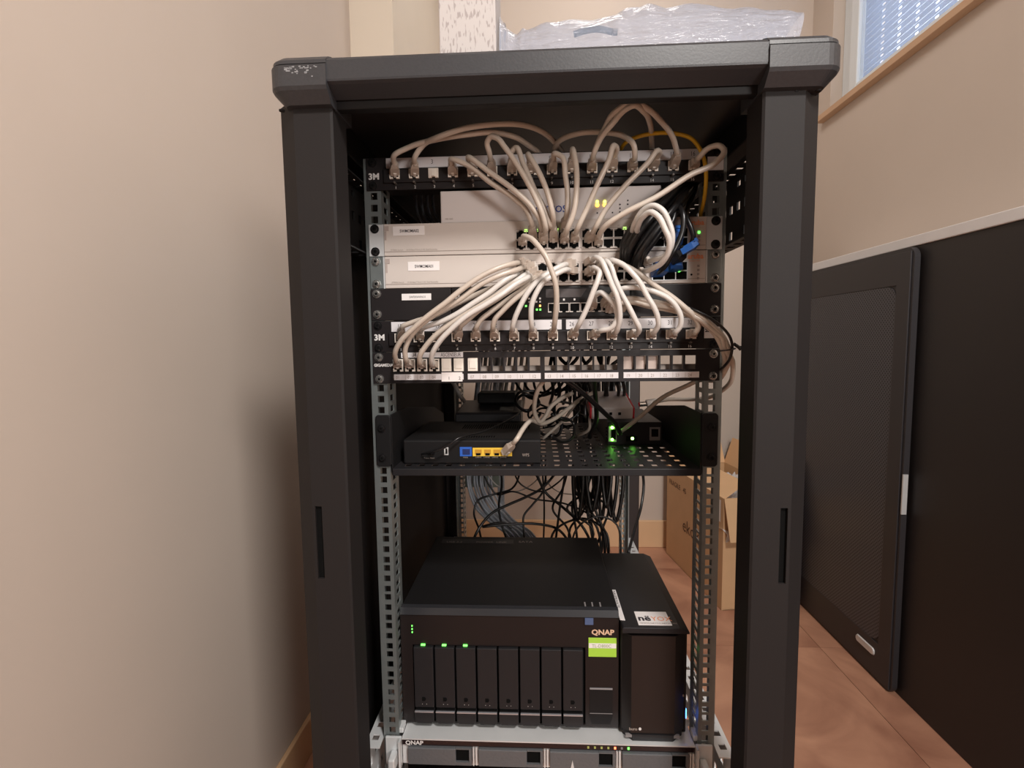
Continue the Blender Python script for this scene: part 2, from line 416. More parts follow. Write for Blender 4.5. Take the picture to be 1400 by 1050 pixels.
# ---------------------------------------------------------------- shared small parts
def src_part(name, mb, m, **k):
    o = obj(name, mb, m, **k); o.location = (0,0,0); return o
holder = []
def screw_mesh():
    s_ = MB().cyl((0,0,0), (0,-1,0), .0062, .0012, .0060, 20); s_.cyl((0,-.0012,0), (0,-1,0), .0048, .0022, .0034, 20)
    return s_
scr_v = screw_mesh(); hub = MB(); 
for a in (0, 60, 120):
    ca, sa = math.cos(math.radians(a)), math.sin(math.radians(a))
    pts = [(-.0018*ca-.0006*sa, -.0018*sa+.0006*ca), (.0018*ca-.0006*sa, .0018*sa+.0006*ca), (.0018*ca+.0006*sa, .0018*sa-.0006*ca), (-.0018*ca+.0006*sa, -.0018*sa-.0006*ca)]
    hub.prism(pts, 'y', -.0030, -.00345)
def mk(name, mb, m, smooth=False):
    me = bpy.data.meshes.new(name); me.from_pydata([tuple(v) for v in mb.v], [], mb.f); me.update(); me.materials.append(m)
    if smooth:
        for p in me.polygons: p.use_smooth = len(p.vertices) == 4
    return me
ME = {'screw': mk('screw', scr_v, silver), 'screw_black': mk('screw', scr_v, mat('black_screw', s2l(30,29,30), .3, .3)), 'recess': mk('screw_recess', hub, void)}
def place(name, me, parent, loc, M=None):
    o = bpy.data.objects.new(name, me); C.objects.link(o); o.parent = parent
    o.location = Vector(loc)-worldloc(parent)
    if M is not None: o.rotation_euler = M.to_euler()
    return o
def sub(name, me, parent):
    o = bpy.data.objects.new(name, me); C.objects.link(o); o.parent = parent; return o
def screws(parent, zs, y, black=False, xs=(-.2325, .2325)):
    for z in zs:
        for x in xs:
            s_ = place('screw', ME['screw_black' if black else 'screw'], parent, (x, y, z)); sub('screw_recess', ME['recess'], s_)
# RJ45 jack (14 x 13 mm cream frame, dark cavity, contacts)
def jack_frame(w=.0135, h=.0125, t=.0012, d=.003):
    mb = MB(); a = w/2; b_ = h/2
    mb.box(-a, -a+t, -d, 0, -b_, b_).box(a-t, a, -d, 0, -b_, b_).box(-a+t, a-t, -d, 0, b_-t, b_).box(-a+t, -.0025, -d, 0, -b_, -b_+t*1.6).box(.0025, a-t, -d, 0, -b_, -b_+t*1.6)
    return mb
ME['jack'] = mk('jack', jack_frame(), jackm); ME['cavity'] = mk('jack_cavity', MB().box(-.0056, .0056, -.0008, 0, -.0056, .0052), void)
ME['contacts'] = mk('jack_contacts', (lambda m_: [m_.box(-.0035+.001*i, -.0031+.001*i, -.0018, -.0006, -.001, .004) for i in range(8)] and m_)(MB()), gold)
ME['dust'] = mk('dust_plug', MB().box(-.0054,.0054,-.0045,-.0008,-.0050,.0052).box(-.0020,.0020,-.0060,-.0045,-.0045,.0030), jackm)
ME['jack_sw'] = mk('jack', jack_frame(.0142, .0127, .0008, .0012), mat('port_trim', s2l(214, 206, 200), .4))
ME['jack_notch'] = mk('jack_cavity', MB().box(-.0062, .0062, -.0008, 0, -.0034, .0054).box(-.0034, .0034, -.0008, 0, -.0048, -.0034).box(-.0018, .0018, -.0008, 0, -.0058, -.0048), void)
def jack(parent, x, y, z, key='jack', cav='cavity', M=None):
    j = place('jack', ME[key], parent, (x, y, z), M); sub('jack_cavity', ME[cav], j)
    if key == 'jack': sub('jack_contacts', ME['contacts'], j)
    return j
# plug: clear head, boot (sub-part) ; local -Y points out of the port
ME['plug'] = mk('plug', MB().box(-.0056, .0056, -.007, .0, -.004, .004).box(-.0018, .0018, -.010, -.001, -.0058, -.0042), clearp)
_b = MB().loft([[(-.0058,-.005,-.0045),(.0058,-.005,-.0045),(.0058,-.005,.0045),(-.0058,-.005,.0045)],
                [(-.0056,-.014,-.0044),(.0056,-.014,-.0044),(.0056,-.014,.0044),(-.0056,-.014,.0044)],
                [(-.0054,-.019,-.0044),(.0054,-.019,-.0044),(.0054,-.019,.0044),(-.0054,-.019,.0044)],
                [(-.0036,-.0245,-.0036),(.0036,-.0245,-.0036),(.0036,-.0245,.0036),(-.0036,-.0245,.0036)]])
_b.box(-.0026, .0026, -.0165, -.0095, .0044, .0066)
_b.cyl((0,-.0225,0), (0,-1,0), .0043, .0035, .0041, 12)
ME['boot'] = mk('boot', _b, boot); ME['boot_w'] = mk('boot', _b, cordw); ME['boot_b'] = mk('boot', _b, cordb); ME['boot_k'] = mk('boot', _b, cordk)
def aim(d):
    d = Vector(d).normalized(); y = -d; up = Vector((0,0,1)) if abs(d.z) < .95 else Vector((0,-1,0))
    x = y.cross(up).normalized()
    z = x.cross(y); 
    return Matrix((x, y, z)).transposed()
def plug(parent, p, d, bt='boot'):
    M = aim(d); o = place('plug', ME['plug'], parent, p, M); sub('boot', ME[bt], o); return o

def cable(name, lab, pts, D=.05, r=.0035, m=None, ends=(1,1), grp='', cat='cable', bt='boot', y0=-.003, sub_=7, up=.0):
    """pts: (px, py) or (px, py, Y).  The first / last points are the ports when ends ask for a plug."""
    n = len(pts); W = []
    for i, p in enumerate(pts):
        t = i/(n-1)
        if len(p) == 3: W.append(at(*p))
        else:
            yy = -.026-(D-.026)*max(0, math.sin(math.pi*t))**.6
            if (i == 0 and ends[0]) or (i == n-1 and ends[1]): yy = y0
            W.append(at(p[0], p[1], yy))
    L0 = W[0].copy() if not ends[0] else W[0]
    root = thing(name, lab, cat, W[0], grp or None)
    path = list(W)
    for side in (0, 1):
        if not ends[side]: continue
        idx = 0 if side == 0 else -1; nb = 1 if side == 0 else -2
        P, Q = W[idx], W[nb]
        d = (Q-P); d.y = min(d.y, -.012); d.normalize()
        plug(root, P, d, bt)
        path[idx] = P + d*.024
        # drop the neighbour when it would double back inside the boot
        if (Q-P).length < .030 and len(path) > 4: path[nb] = None
    path = [p for p in path if p is not None]
    mb = MB(); mb.tube(path, r, 9, sub_)
    obj('cord', mb, m or cord, root, smooth=True)
    return root
# ------------------------------------------------------------------ patch panels
JX = [-.2005+i*.02672 for i in range(16)]
def patch_panel(u, lab, name, first, strip_segments, logo_z):
    z1 = -u*UH-.0004; z0 = z1-.0436
    r = thing('network_patch_bay', lab, 'patch panel', (0, 0, z0))
    body = MB(); body.box(-.2413, .2413, -.003, 0, z0, z1); body.box(-.2165, .2165, -.0065, -.003, z0+.009, z1-.0165)
    body.box(-.2165, .2165, 0, .035, z0+.003, z1-.003)
    obj('faceplate', body, panelblk, r, bevel=.0006)
    st = MB()
    for a, b_ in strip_segments: st.box(a, b_, -.0042, -.003, z1-.0150, z1-.0015)
    s_ = obj('label_strip', st, labelw, r)
    tx = MB()
    for i, x in enumerate(JX): tx.text(str(first+i), x-.004, -.0043, z1-.0105, .0085, sx=.8)
    obj('printed_numbers', tx, ink, s_, kind='stuff')
    tx = MB().text(name, -.2385, -.0031, logo_z, .0115, bold=.0004, sx=1.05); obj('logo_lettering', tx, inkw, r)
    for i, x in enumerate(JX):
        j = jack(r, x, -.0065, z1-.0240)
        if u == 0 and i == 2: sub('dust_plug', ME['dust'], j)
    tx = MB()
    for i, x in enumerate(JX): tx.text(str(i+1), x, -.0031, z0+.0015, .0055, align='CENTER')
    obj('port_numbers', tx, inkw, r, kind='stuff')
    nb = MB()
    for x in JX: nb.cyl((x, -.003, z0+.0085), (0,-1,0), .0016, .007, .0014, 8)
    obj('strain_pegs', nb, mat('peg_metal', s2l(120,112,106), .4, .5), r, kind='stuff')
    for x in (-.2325, .2325):
        for z in (z0+.0062, z1-.0062):
            q = place('screw', ME['screw_black'], r, (x, -.003, z)); sub('screw_recess', ME['recess'], q)
    return r, z0, z1
pp1, a0, a1 = patch_panel(0, 'black sixteen-port patch panel at the very top of the rack', '3M', 1, [(-.213, .213)], -.029)
obj('side_tag', MB().box(.2195, .2405, -.0036, -.0030, a0+.014, a1-.012), labelw, pp1)
pp2, a0, a1 = patch_panel(5, 'black sixteen-port patch panel with white strip numbered 17 to 32', '3M', 17, [(-.213, .0255), (.0315, .215)], -5*UH-.027)
obj('side_tag', MB().box(.2195, .2405, -.0036, -.0030, a0+.014, a1-.014), labelw, pp2)
obj('side_tag_lettering', MB().text('26', .2205, -.0037, a1-.021, .006, bold=.0004), ink, pp2)
# ------------------------------------------------------------------ keystone panel
z1 = -6*UH-.0004; z0 = z1-.0436
kp = thing('keystone_panel', 'black keystone panel with mostly empty openings, bottom of the upper stack', 'patch panel', (0, 0, z0))
KG = [(-.205, 4), (-.099, 6), (.009, 6), (.118, 6)]
KX = [-.205+.0172*i for i in range(6)] + [-.0990+.0174*i for i in range(6)] + [.0090+.0172*i for i in range(6)] + [.1180+.0168*i for i in range(6)]
xs = [-.2413]
for x in KX: xs += [x-.0073, x+.0073]
xs.append(.2413)
zk = [z0, -.2945, -.2755, z1]
obj('faceplate', MB().grid(xs, zk, lambda i,j: j==1 and i%2==1, -.003, 0), panelblk, kp)
kn = MB()
for i, x in enumerate(KX):
    kn.box(x-.0087, x-.0073, 0, .009, -.2960, -.2740)
obj('rear_ribs', kn, greyplas, kp)
obj('rear_ledge', MB().box(-.2165, .2165, .0, .012, -.3000, -.2950), greyplas, kp)
obj('lower_ledge', MB().box(-.108, .2135, .012, .016, -.2950, -.2880), mat('ledge_pale', s2l(150,138,130), .5), kp)
def key_mesh():
    mb = jack_frame(.0142, .0175, .0016, .002); return mb
ME['keystone'] = mk('keystone_jack', key_mesh(), jackm); ME['key_blank'] = mk('keystone_blank', MB().box(-.0068,.0068,-.0015,.002,-.009,.009).box(-.0045,.0045,-.0028,-.0015,-.005,.006), jackm)
for i, x in enumerate(KX):
    if i < 4:
        j = place('keystone_jack', ME['keystone'], kp, (x, -.003, -.285)); sub('jack_cavity', ME['cavity'], j)
    elif i < 7: place('keystone_jack', ME['key_blank'], kp, (x, -.003, -.285))
    elif i >= 18 and i < 21:
        place('keystone_jack', mk('keystone_insert', MB().box(-.0066,.0066,.004,.007,-.009,.009), mat('insert_tan', s2l(186,168,158), .5)), kp, (x, 0, -.285))
for a, b_, zt in ((-.2115, -.1125, 0), (-.1065, -.0040, 0), (.0015, .1035, 0), (.1105, .2135, 0)):
    obj('number_strip', BX(a, b_, -.0038, -.003, -.3060, -.2978), labelw, kp)
tx = MB(); tk = MB()
for i, x in enumerate(KX):
    if 3 < i < 6: continue
    tx.text('%02d' % (i+1), x-.004, -.0040, -.3045, .0062, sx=.9)
    tk.box(x-.0075, x-.0072, -.0040, -.0038, -.3055, -.2985)
obj('printed_numbers', tx, inkg, kp, kind='stuff'); obj('tick_marks', tk, inkg, kp, kind='stuff')
obj('paper_label', BX(-.1435, -.1140, -.0046, -.0038, -.3085, -.2955), label, kp)
obj('paper_label_lettering', MB().text('1', -.1345, -.0048, -.3060, .0065).text('2', -.1195, -.0048, -.3060, .0065), ink, kp)
obj('top_label', BX(-.2005, -.1125, -.0040, -.003, -.2745, -.2672), labelw, kp)
obj('top_label_lettering', MB().text('33', -.1995, -.0042, -.2730, .0075, sx=.8).text('34', -.1845, -.0042, -.2730, .0075, sx=.8).text('ASCENSEUR', -.1440, -.0042, -.2733, .0078, sx=.68), ink, kp)
obj('logo_lettering', MB().text('GIGAMEDIA', -.2400, -.0032, -.2865, .0056, bold=.0002, sx=.92), inkw, kp)
screws(kp, (z1-.0065, z0+.0065), -.003)

# ------------------------------------------------------------------ white modem box in unit 2
mb_ = thing('access_modem', 'white network box with green and amber lights in the gap under the top panel', 'network device', (.01, .1, -.0895))
obj('housing', BX(-.140, .160, .0, .20, -.0893, -.0462), wbox, mb_, bevel=.0015)
obj('logo_lettering', MB().text('OPTIOS', -.0095, -.0006, -.0785, .0125, bold=.0002, sx=.98), inkb, mb_)
obj('small_print', MB().text('MB-1600', -.134, -.0006, -.0850, .003), inkg, mb_)
ld = MB(); 
for x in (.0745, .0845): ld.cyl((x, 0, -.0660), (0,-1,0), .0018, .001)
obj('status_lamp', ld, ledy, mb_)
ld = MB()
for x in (.0745, .0845): ld.cyl((x, 0, -.0705), (0,-1,0), .0024, .001)
obj('status_lamp', ld, mat('led_amber', (1.0,.55,.05), .5, emit=5), mb_)
ld = MB()
for x, z in ((.0745,-.081),(.0845,-.081),(.095,-.081),(.095,-.066),(.105,-.0705),(.105,-.0755),(.105,-.0805),(.1155,-.0655),(.1155,-.0705)): ld.cyl((x, -.0002, z), (0,-1,0), .0011, .0006, seg=8)
obj('dark_indicators', ld, ink, mb_, kind='stuff')

# ------------------------------------------------------------------ the two white switches
def switch(u, lab, name, tagx, tagz, black_screws, led_on):
    z1 = -u*UH-.0004; z0 = z1-.0436
    r = thing('network_switch', lab, 'network switch', (0, .1, z0))
    b = MB(); b.box(-.220, .220, -.003, .22, z0, z1); obj('chassis', b, swm, r, bevel=.001)
    for sx in (-1, 1):
        x0, x1 = sorted((sx*.2202, sx*.2413)); obj('mounting_ear', BX(x0, x1, -.002, 0, z0, z1), zinc_l if black_screws else zinc, r, bevel=.0008)
        x0, x1 = sorted((sx*.2202, sx*.2222)); obj('ear_fold', BX(x0, x1, -.0022, .03, z0, z1), zinc_l, r)
    obj('seam_line', BX(-.219, .219, -.0034, -.003, z0+.0053, z0+.0060), inkg, r)
    obj('vent_slots', MB().box(-.2185, -.2125, -.0034, -.003, z1-.0095, z1-.003).box(-.2185, -.2160, -.0034, -.003, z1-.022, z1-.0100), mat('vent_grey', s2l(170,156,150), .6), r)
    pl = obj('name_label', BX(tagx, tagx+.044, -.0036, -.003, tagz, tagz+.0125), label, r)
    obj('name_lettering', MB().text(name, tagx+.0095, -.0038, tagz+.0040, .0058, bold=.0001, sx=.83), ink, pl)
    obj('small_print', MB().text('J9780A Switch', -.2105, -.0033, z0+.0070, .0030).text('10/100 Base-T Ports (1-24)  Dual Personality', -.189, -.0033, z0+.0070, .0030, sx=.8), inkg, r)
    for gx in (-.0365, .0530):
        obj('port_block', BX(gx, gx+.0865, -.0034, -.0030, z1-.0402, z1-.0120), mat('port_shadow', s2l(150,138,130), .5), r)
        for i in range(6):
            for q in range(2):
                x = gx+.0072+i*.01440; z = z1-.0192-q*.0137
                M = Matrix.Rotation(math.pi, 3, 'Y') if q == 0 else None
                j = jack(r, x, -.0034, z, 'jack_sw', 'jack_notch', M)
    # fibre cages on the right
    cg = MB(); cg.box(.148, .196, -.0036, -.003, z1-.0395, z1-.0140); obj('fibre_cage_block', cg, zinc_l, r)
    for i in range(3):
        for q in range(2): obj('fibre_cage', BX(.1495+i*.0155, .1635+i*.0155, -.0040, -.0036, z1-.0260-q*.0125, z1-.0155-q*.0125), void, r)
    obj('logo_lettering', MB().text('aruba', .1955, -.0036, z1-.0112, .0095, bold=.0003, sx=.98), inko, r)
    sp_ = MB().text('Instant ON', .1975, -.0034, z1-.0150, .0030); obj('sub_lettering', sp_, inko, r)
    pn = MB()
    for i in range(12): pn.text(str(i+1), -.0300+(i%6)*.0144+(i//6)*.0895, -.0033, z1-.0105, .0032, align='CENTER')
    obj('port_numbers', pn, inkg, r, kind='stuff')
    for i in range(4):
        on = led_on and i == 0
        obj('status_lamp', BX(.2085, .2115, -.0038, -.003, z1-.0225-i*.0055, z1-.0195-i*.0055), ledg if on else mat('led_off', s2l(150,138,134), .5), r)
    obj('reset_hole', MB().cyl((.201, -.003, z1-.0325), (0,-1,0), .0014, .0004), void, r)
    zz = (z1-.0062, z1-.0372); screws(r, zz, -.002, black_screws)
    return r, z1
sw1, s1 = switch(2, 'upper of two white switches, name label near its left end, black screws', 'SWMOMA02', -.2065, -2*UH-.0165, True, True)
sw2, s2 = switch(3, 'lower of two white switches, name label further right, silver screws', 'SWMOMA01', -.1870, -3*UH-.0205, False, False)
# link lamps of the upper switch
ld = MB()
for x in (-.0225, -.0085, .0195, .0215+.0895): ld.box(x-.0022, x+.0022, -.0040, -.0034, s1-.0150, s1-.0120)
obj('link_lamps', ld, mat('led_pale_green', (.55, 1.0, .2), .5, emit=2.2), sw1)
ld = MB()
for x in (.166, .184): ld.box(x-.0012, x+.0012, -.0060, -.004, s2-.0290, s2-.0270)
obj('link_lamps', ld, ledg, sw2)

# ------------------------------------------------------------------ black firewall
z1 = -4*UH-.0004; z0 = z1-.0436
fw = thing('firewall', 'black rack device with network ports and amber and green lights, above strip 17', 'network device', (0, .1, z0))
b = MB(); b.box(-.2413, -.128, -.003, .0, z0, z1); b.box(.120, .2413, -.003, .0, z0, z1); b.box(-.1265, .120, -.0015, .2, z0, z1)
obj('chassis', b, panelblk, fw, bevel=.0006)
obj('front_bezel', MB().box(-.1265, .1185, -.0035, -.0015, z0+.0015, z1-.0015), gloss, fw, bevel=.0006)
obj('name_label', BX(-.1970, -.1555, -.0038, -.003, z1-.0160, z1-.0070), label, fw)
obj('name_lettering', MB().text('SWFIXWAN.01', -.1865, -.0040, z1-.0130, .0042, sx=.85), ink, fw)
obj('logo_lettering', MB().text('D', -.1225, -.0037, z1-.0145, .0095, bold=.0003).text('D', -.1195, -.0037, z0+.0030, .0085, bold=.0003), inkw, fw)
for i in range(6):
    jack(fw, .0140+i*.0148, -.0037, z0+.0140, 'jack_sw', 'jack_notch')
obj('port_tray', MB().prism([(.004,z0+.028),(.052,z0+.028),(.060,z1-.004),(.004,z1-.004)], 'y', -.0040, -.0035), mat('port_tray_grey', s2l(72,66,66), .5), fw)
obj('port_number_tags', MB().box(.0275,.0300,-.0044,-.0040,z0+.0235,z0+.0262).box(.0420,.0445,-.0044,-.0040,z0+.0235,z0+.0262), inkw, fw)
for mm, pp in ((ledg, ((-.0235,.0170),(-.0085,.0118),(-.0038,.0118))), (mat('led_orange2', (1,.42,.08), .5, emit=4), ((-.0040,.0170),)), (inkw, ((-.0090,.0225),(-.0040,.0225),(-.0190,.0225),(-.0040,.027),(-.0190,.027)))):
    m_ = MB()
    for x, dz in pp: m_.box(x-.0012, x+.0012, -.0042, -.0035, z0+dz-.0012, z0+dz+.0012)
    obj('status_lamp' if mm is not inkw else 'lamp_legend', m_, mm, fw)
screws(fw, (z1-.0065, z0+.0085), -.003)

# ------------------------------------------------------------------ vented shelf
sh = thing('vented_shelf', 'black vented cantilever shelf with bolted ears in mid rack', 'shelf', (0, .2, -.444))
TZ_ = -.434
xs = [-.218]; slots = []
x = -.205
while x < .2: xs += [x, x+.009]; x += .0200
xs.append(.218)
ys = [-.001]; y = .012
while y < .36: ys += [y, y+.015]; y += .030
ys.append(.40)
obj('tray', MB().grid(xs, ys, lambda i,j: i%2==1 and j%2==1, TZ_, TZ_-.0016, 'xy'), matte2, sh)
obj('front_lip', BX(-.2185, .2185, -.0035, -.001, -.4445, TZ_), matte2, sh, bevel=.001)
for sx in (-1, 1):
    x0, x1 = sorted((sx*.2180, sx*.2200))
    obj('side_wall', MB().prism([(0,-.444),(0,-.356),(.085,-.356),(.30,-.384),(.40,-.412),(.40,-.436),(.1,-.444)], 'x', x0, x1), matte, sh)
    x0, x1 = sorted((sx*.2195, sx*.2410))
    obj('ear', MB().prism([(x0+.003,-.431),(x1-.003,-.431),(x1,-.428),(x1,-.359),(x1-.003,-.356),(x0+.003,-.356),(x0,-.359),(x0,-.428)], 'y', -.0035, -.0002), matte, sh, bevel=.0008)
screws(sh, (-.375, -.418), -.0035, True)
# ------------------------------------------------------------------ router on the shelf
ro = thing('router', 'flat black router with blue and yellow network ports on the shelf', 'router', (-.107, .1, TZ_))
ROT = MB().prism([(.024,-.4335),(.024,-.3985),(.028,-.3970),(.204,-.3985),(.204,-.4290),(.19,-.4335)], 'x', -.209, -.0045)
obj('housing', ROT, matte, ro, bevel=.002)
vt = MB()
for q in range(30): vt.box(-.135+q*.0038, -.1335+q*.0038, .120, .160, -.3980, -.3972)
obj('vent_slots', vt, void, ro, kind='stuff')
vt = MB()
for q in range(14): vt.box(-.125+q*.0038, -.1233+q*.0038, .040, .050, -.3973, -.3964)
obj('vent_slots', vt, void, ro, kind='stuff')
def px_box(px0, py0, px1, py1, Y, t, mbx=None):
    a = at(px0, py1, Y); b_ = at(px1, py0, Y); return (mbx or MB()).box(a.x, b_.x, Y-t, Y, a.z, b_.z)
wp = obj('wide_port', px_box(629, 611, 645, 623.5, .024, .001), bluep, ro)
obj('port_cavity', px_box(632.5, 614, 642.5, 621.5, .0232, .0006), mat('blue_cavity', s2l(16,36,90), .6), wp)
yp = obj('lan_ports', px_box(646.5, 612, 700, 623.5, .024, .001), yellowp, ro)
for i in range(4):
    cx_ = 654+i*12.6
    a = px_box(cx_-4.5, 614.5, cx_+4.5, 621, .0232, .0006); obj('port_cavity', a, mat('yellow_shade', s2l(190,140,40), .6), yp)
    obj('port_notch', px_box(cx_-3, 619.5, cx_+3, 622.5, .0226, .0006), void, yp)
up_ = obj('usb_port', px_box(607.5, 611.5, 613, 622, .024, .001), zinc_l, ro)
obj('usb_tongue', px_box(609.2, 613, 611.5, 620.5, .0232, .0006), void, up_)
obj('port_legend', MB().text('WAN', at(633,626.3,.0238).x, .0236, at(633,626.3,.0238).z, .003).text('LAN1   LAN2   LAN3   LAN4', at(650,626,.0238).x, .0236, at(650,626,.0238).z, .003, sx=1.25).text('Power Reset', at(580,627,.0238).x, .0236, at(580,627,.0238).z, .003), inkg, ro)
obj('small_logo', MB().text('WPS', at(714,624,.0238).x, .0236, at(714,624,.0238).z, .0065, sx=.8), inkg, ro)
obj('power_jack', MB().cyl(at(592,619,.024), (-.3,-1,.1), .0032, .012), matte, ro)
# power cord of the router
cable('power_cable', 'thin black cord plugged into the router face, running back over its top', [(577,621,.020),(592,618,.008),(608,612,.008),(625,600,.012),(655,592,.05),(700,572,.15),(722,560,.25),(745,566,.3)], r=.0014, m=cordk, ends=(0,0), cat='cable')
# ------------------------------------------------------------------ second box behind the router
sb = thing('set_top_box', 'black box with grey-lit top standing behind the router', 'network device', (-.09, .28, TZ_))
obj('housing', MB().prism([(.208,-.4338),(.208,-.3865),(.216,-.3840),(.345,-.3760),(.345,-.4338)], 'x', at(622,577,.208).x, at(712,577,.208).x), matte2, sb, bevel=.003)
p_ = at(682,577,.215); obj('paper_tag', MB().quad((p_.x, .232, -.3828), (p_.x+.026, .232, -.3828), (p_.x+.026, .268, -.3803), (p_.x, .268, -.3803)), mat('tag_grey', s2l(120,118,112), .6), sb)
sa = thing('power_adapter', 'small black power brick lying on the grey-topped black box', 'power adapter', (-.06, .32, -.377))
obj('housing', BX(at(653,556,.285).x, at(705,556,.285).x, .285, .338, -.3765, -.3555), matte, sa, bevel=.003)
# ------------------------------------------------------------------ media converter and small computer
mc = thing('media_converter', 'flat black media converter with glowing green lights on the shelf', 'network device', (.156, .25, TZ_))
obj('housing', BX(.1115, .2035, .160, .330, TZ_+.0002, -.3945), matte2, mc, bevel=.001)
y_ = .160
obj('port_frame', px_box(859.5+28.5, 584, 902.5, 602, y_, .001), greyplas, mc); obj('port_cavity', px_box(890.5, 586.5, 900, 597, y_-.0008, .0008), void, mc)
obj('port_frame', px_box(832, 583, 843, 604, y_, .0008), mat('jack_lit', s2l(170,200,150), .4), mc); obj('port_cavity', px_box(835.5, 587, 842, 601, y_-.0006, .0008), void, mc)
obj('fibre_port', px_box(856, 596, 871, 603, y_, .002), void, mc)
ledhot = mat('led_green_bright', (.25, 1.0, .10), .5, emit=16)
for q in ((837, 584.5, 1.9), (837, 600.8, 1.7), (864.5, 599.3, 2.0)):
    p_ = at(q[0], q[1], y_-.001); obj('status_lamp', MB().cyl(p_, (0,-1,0), q[2]*.00125, .0015), ledhot, mc)
vh = MB()
for i in range(4):
    for x in (829, ): px_box(x-1, 584+i*4.6, x+1.2, 586.2+i*4.6, y_, .0005, vh)
obj('vent_holes', vh, void, mc, kind='stuff')
pi = thing('mini_computer', 'small white computer case with red sides lying tilted on the media converter', 'computer', (.13, .22, -.393))
def tilt_box(x0, x1, y0, y1, z0, z1, ang, piv):
    mb = MB().box(x0, x1, y0, y1, z0, z1); c_, s_ = math.cos(ang), math.sin(ang)
    mb.v = [(x, piv[0]+(y-piv[0])*c_-(z-piv[1])*s_, piv[1]+(y-piv[0])*s_+(z-piv[1])*c_) for x, y, z in mb.v]; return mb
PA = .20; PV = (.185, -.3940)
obj('lid', tilt_box(.086, .1585, .185, .285, -.3935, -.3715, PA, PV), wbox, pi, bevel=.0025)
obj('red_end', tilt_box(.0835, .0862, .187, .283, -.3925, -.3725, PA, PV), redp, pi); obj('red_end', tilt_box(.1583, .1612, .187, .283, -.3925, -.3725, PA, PV), redp, pi)
for x in (.1195, .1350): obj('audio_jack', tilt_box(x-.0024, x+.0024, .1842, .1852, -.3850, -.3802, PA, PV), void, pi)

# ------------------------------------------------------------------ eight-bay enclosure
Y0 = .020
nas = thing('disk_enclosure', 'wide black eight-bay disk enclosure with lime label, on the bottom server', 'disk enclosure', (-.055, .16, -.8446))
obj('housing', BX(-.2205, .1095, Y0+.004, .305, -.8400, -.6560), matte, nas, bevel=.0015)
obj('top_lip', MB().prism([(Y0+.010,-.6550),(Y0+.002,-.6562),(Y0-.003,-.6650),(Y0+.004,-.6675),(Y0+.012,-.660)], 'x', -.2205, .1095), mat('lip_dark', s2l(44,44,47), .25), nas)
RX0, RX1, RZ0, RZ1 = -.2030, .0600, -.8370, -.7135
fb = MB().grid([-.2205, RX0, RX1, .1095], [-.8400, RZ0, RZ1, -.6660], lambda i,j: i==1 and j==1, Y0-.001, Y0+.004)
obj('front_frame', fb, mat('bezel_brown_black', s2l(30, 25, 25), .4, spec=.3), nas)
obj('bay_back', BX(RX0, RX1, Y0+.0035, Y0+.0045, RZ0, RZ1), void, nas)
for i in range(8):
    x0 = -.2008+i*.03240; x1 = x0+.0298; zt = -.7150; zb = -.8352
    t = obj('drive_tray', MB().box(x0, x1, Y0-.006, Y0+.003, zb+.0235, zt), matte2, nas, bevel=.0012)
    obj('tray_gap', BX(x0+.001, x1-.001, Y0-.004, Y0+.003, zb+.0190, zb+.0235), void, t)
    lt = MB().prism([(x0,zb+.019),(x1,zb+.019),(x1,zb+.004),(x1-.004,zb),(x0+.004,zb),(x0,zb+.004)], 'y', Y0-.0095, Y0+.002)
    obj('latch', lt, matte2, t, bevel=.001)
    ll = MB().box(x0+.0005, x1-.0005, Y0-.0098, Y0-.0070, zb+.0180, zb+.0196)
    obj('latch_highlight', ll, mat('latch_highlight_tone', s2l(190,190,196), .25, .6), t)  # pale strip stands in for the highlight along the latch
    kx = (x0+x1)/2-.0005; kz = zb+.0375
    obj('key_lock', MB().cyl((kx, Y0-.006, kz), (0,-1,0), .0031, .0006).box(kx-.0028, kx-.0016, Y0-.0068, Y0-.006, kz-.003, kz+.003), void, t)
    obj('tray_dots', MB().box(kx-.003, kx-.0022, Y0-.0063, Y0-.006, kz-.0085, kz-.0078).box(kx+.0035, kx+.0042, Y0-.0063, Y0-.006, kz-.0085, kz-.0078), inkw, t)
    if i < 3: obj('bay_lamp', BX(kx-.0032, kx+.0032, Y0-.0035, Y0-.001, zt+.0012, zt+.0032), ledg, nas)
for i, z in enumerate((-.6835, -.6885, -.6935)): obj('status_lamp', BX(-.2035, -.2020, Y0-.0018, Y0-.001, z-.001, z+.001), ledg, nas)
obj('logo_lettering', MB().text('QNAP', .0690, Y0-.0015, -.6925, .0112, bold=.0004, sx=1.08), inkt, nas)
lb = obj('lime_label', BX(.0645, .1062, Y0-.0016, Y0-.001, -.7275, -.6975), limeg, nas, bevel=.0004)
obj('label_band', BX(.0650, .1057, Y0-.0019, Y0-.0016, -.7135, -.7060), label, lb); obj('label_lettering', MB().text('TL-D800C', .0695, Y0-.0021, -.7125, .0074, sx=.9), mat('ink_lime_grey', s2l(150,165,120), .6), lb)
obj('blue_sticker', BX(.0590, .0715, Y0-.0040, Y0-.0032, -.6760, -.6655), bluetape, nas)
dp = MB().prism([(.0660,-.7790),(.1010,-.7790),(.1010,-.8220),(.0975,-.8350),(.0695,-.8350),(.0660,-.8220)], 'y', Y0-.0016, Y0-.001)
obj('lower_panel', dp, matte, nas); obj('panel_edge', MB().box(.0665, .1005, Y0-.0024, Y0-.0010, -.7790, -.7770), mat('edge_grey', s2l(140,138,140), .3), nas); obj('panel_edge', MB().box(.0665, .1005, Y0-.0022, Y0-.0010, -.8180, -.8172), greyplas, nas)
for x in (-.19, .08):
    for y in (.05, .28): obj('foot', MB().box(x-.015, x+.015, y-.008, y+.008, -.8444, -.8400), matte, nas)
obj('rear_sticker', MB().box(-.205, -.060, .268, .290, -.6560, -.6556), matte2, nas)
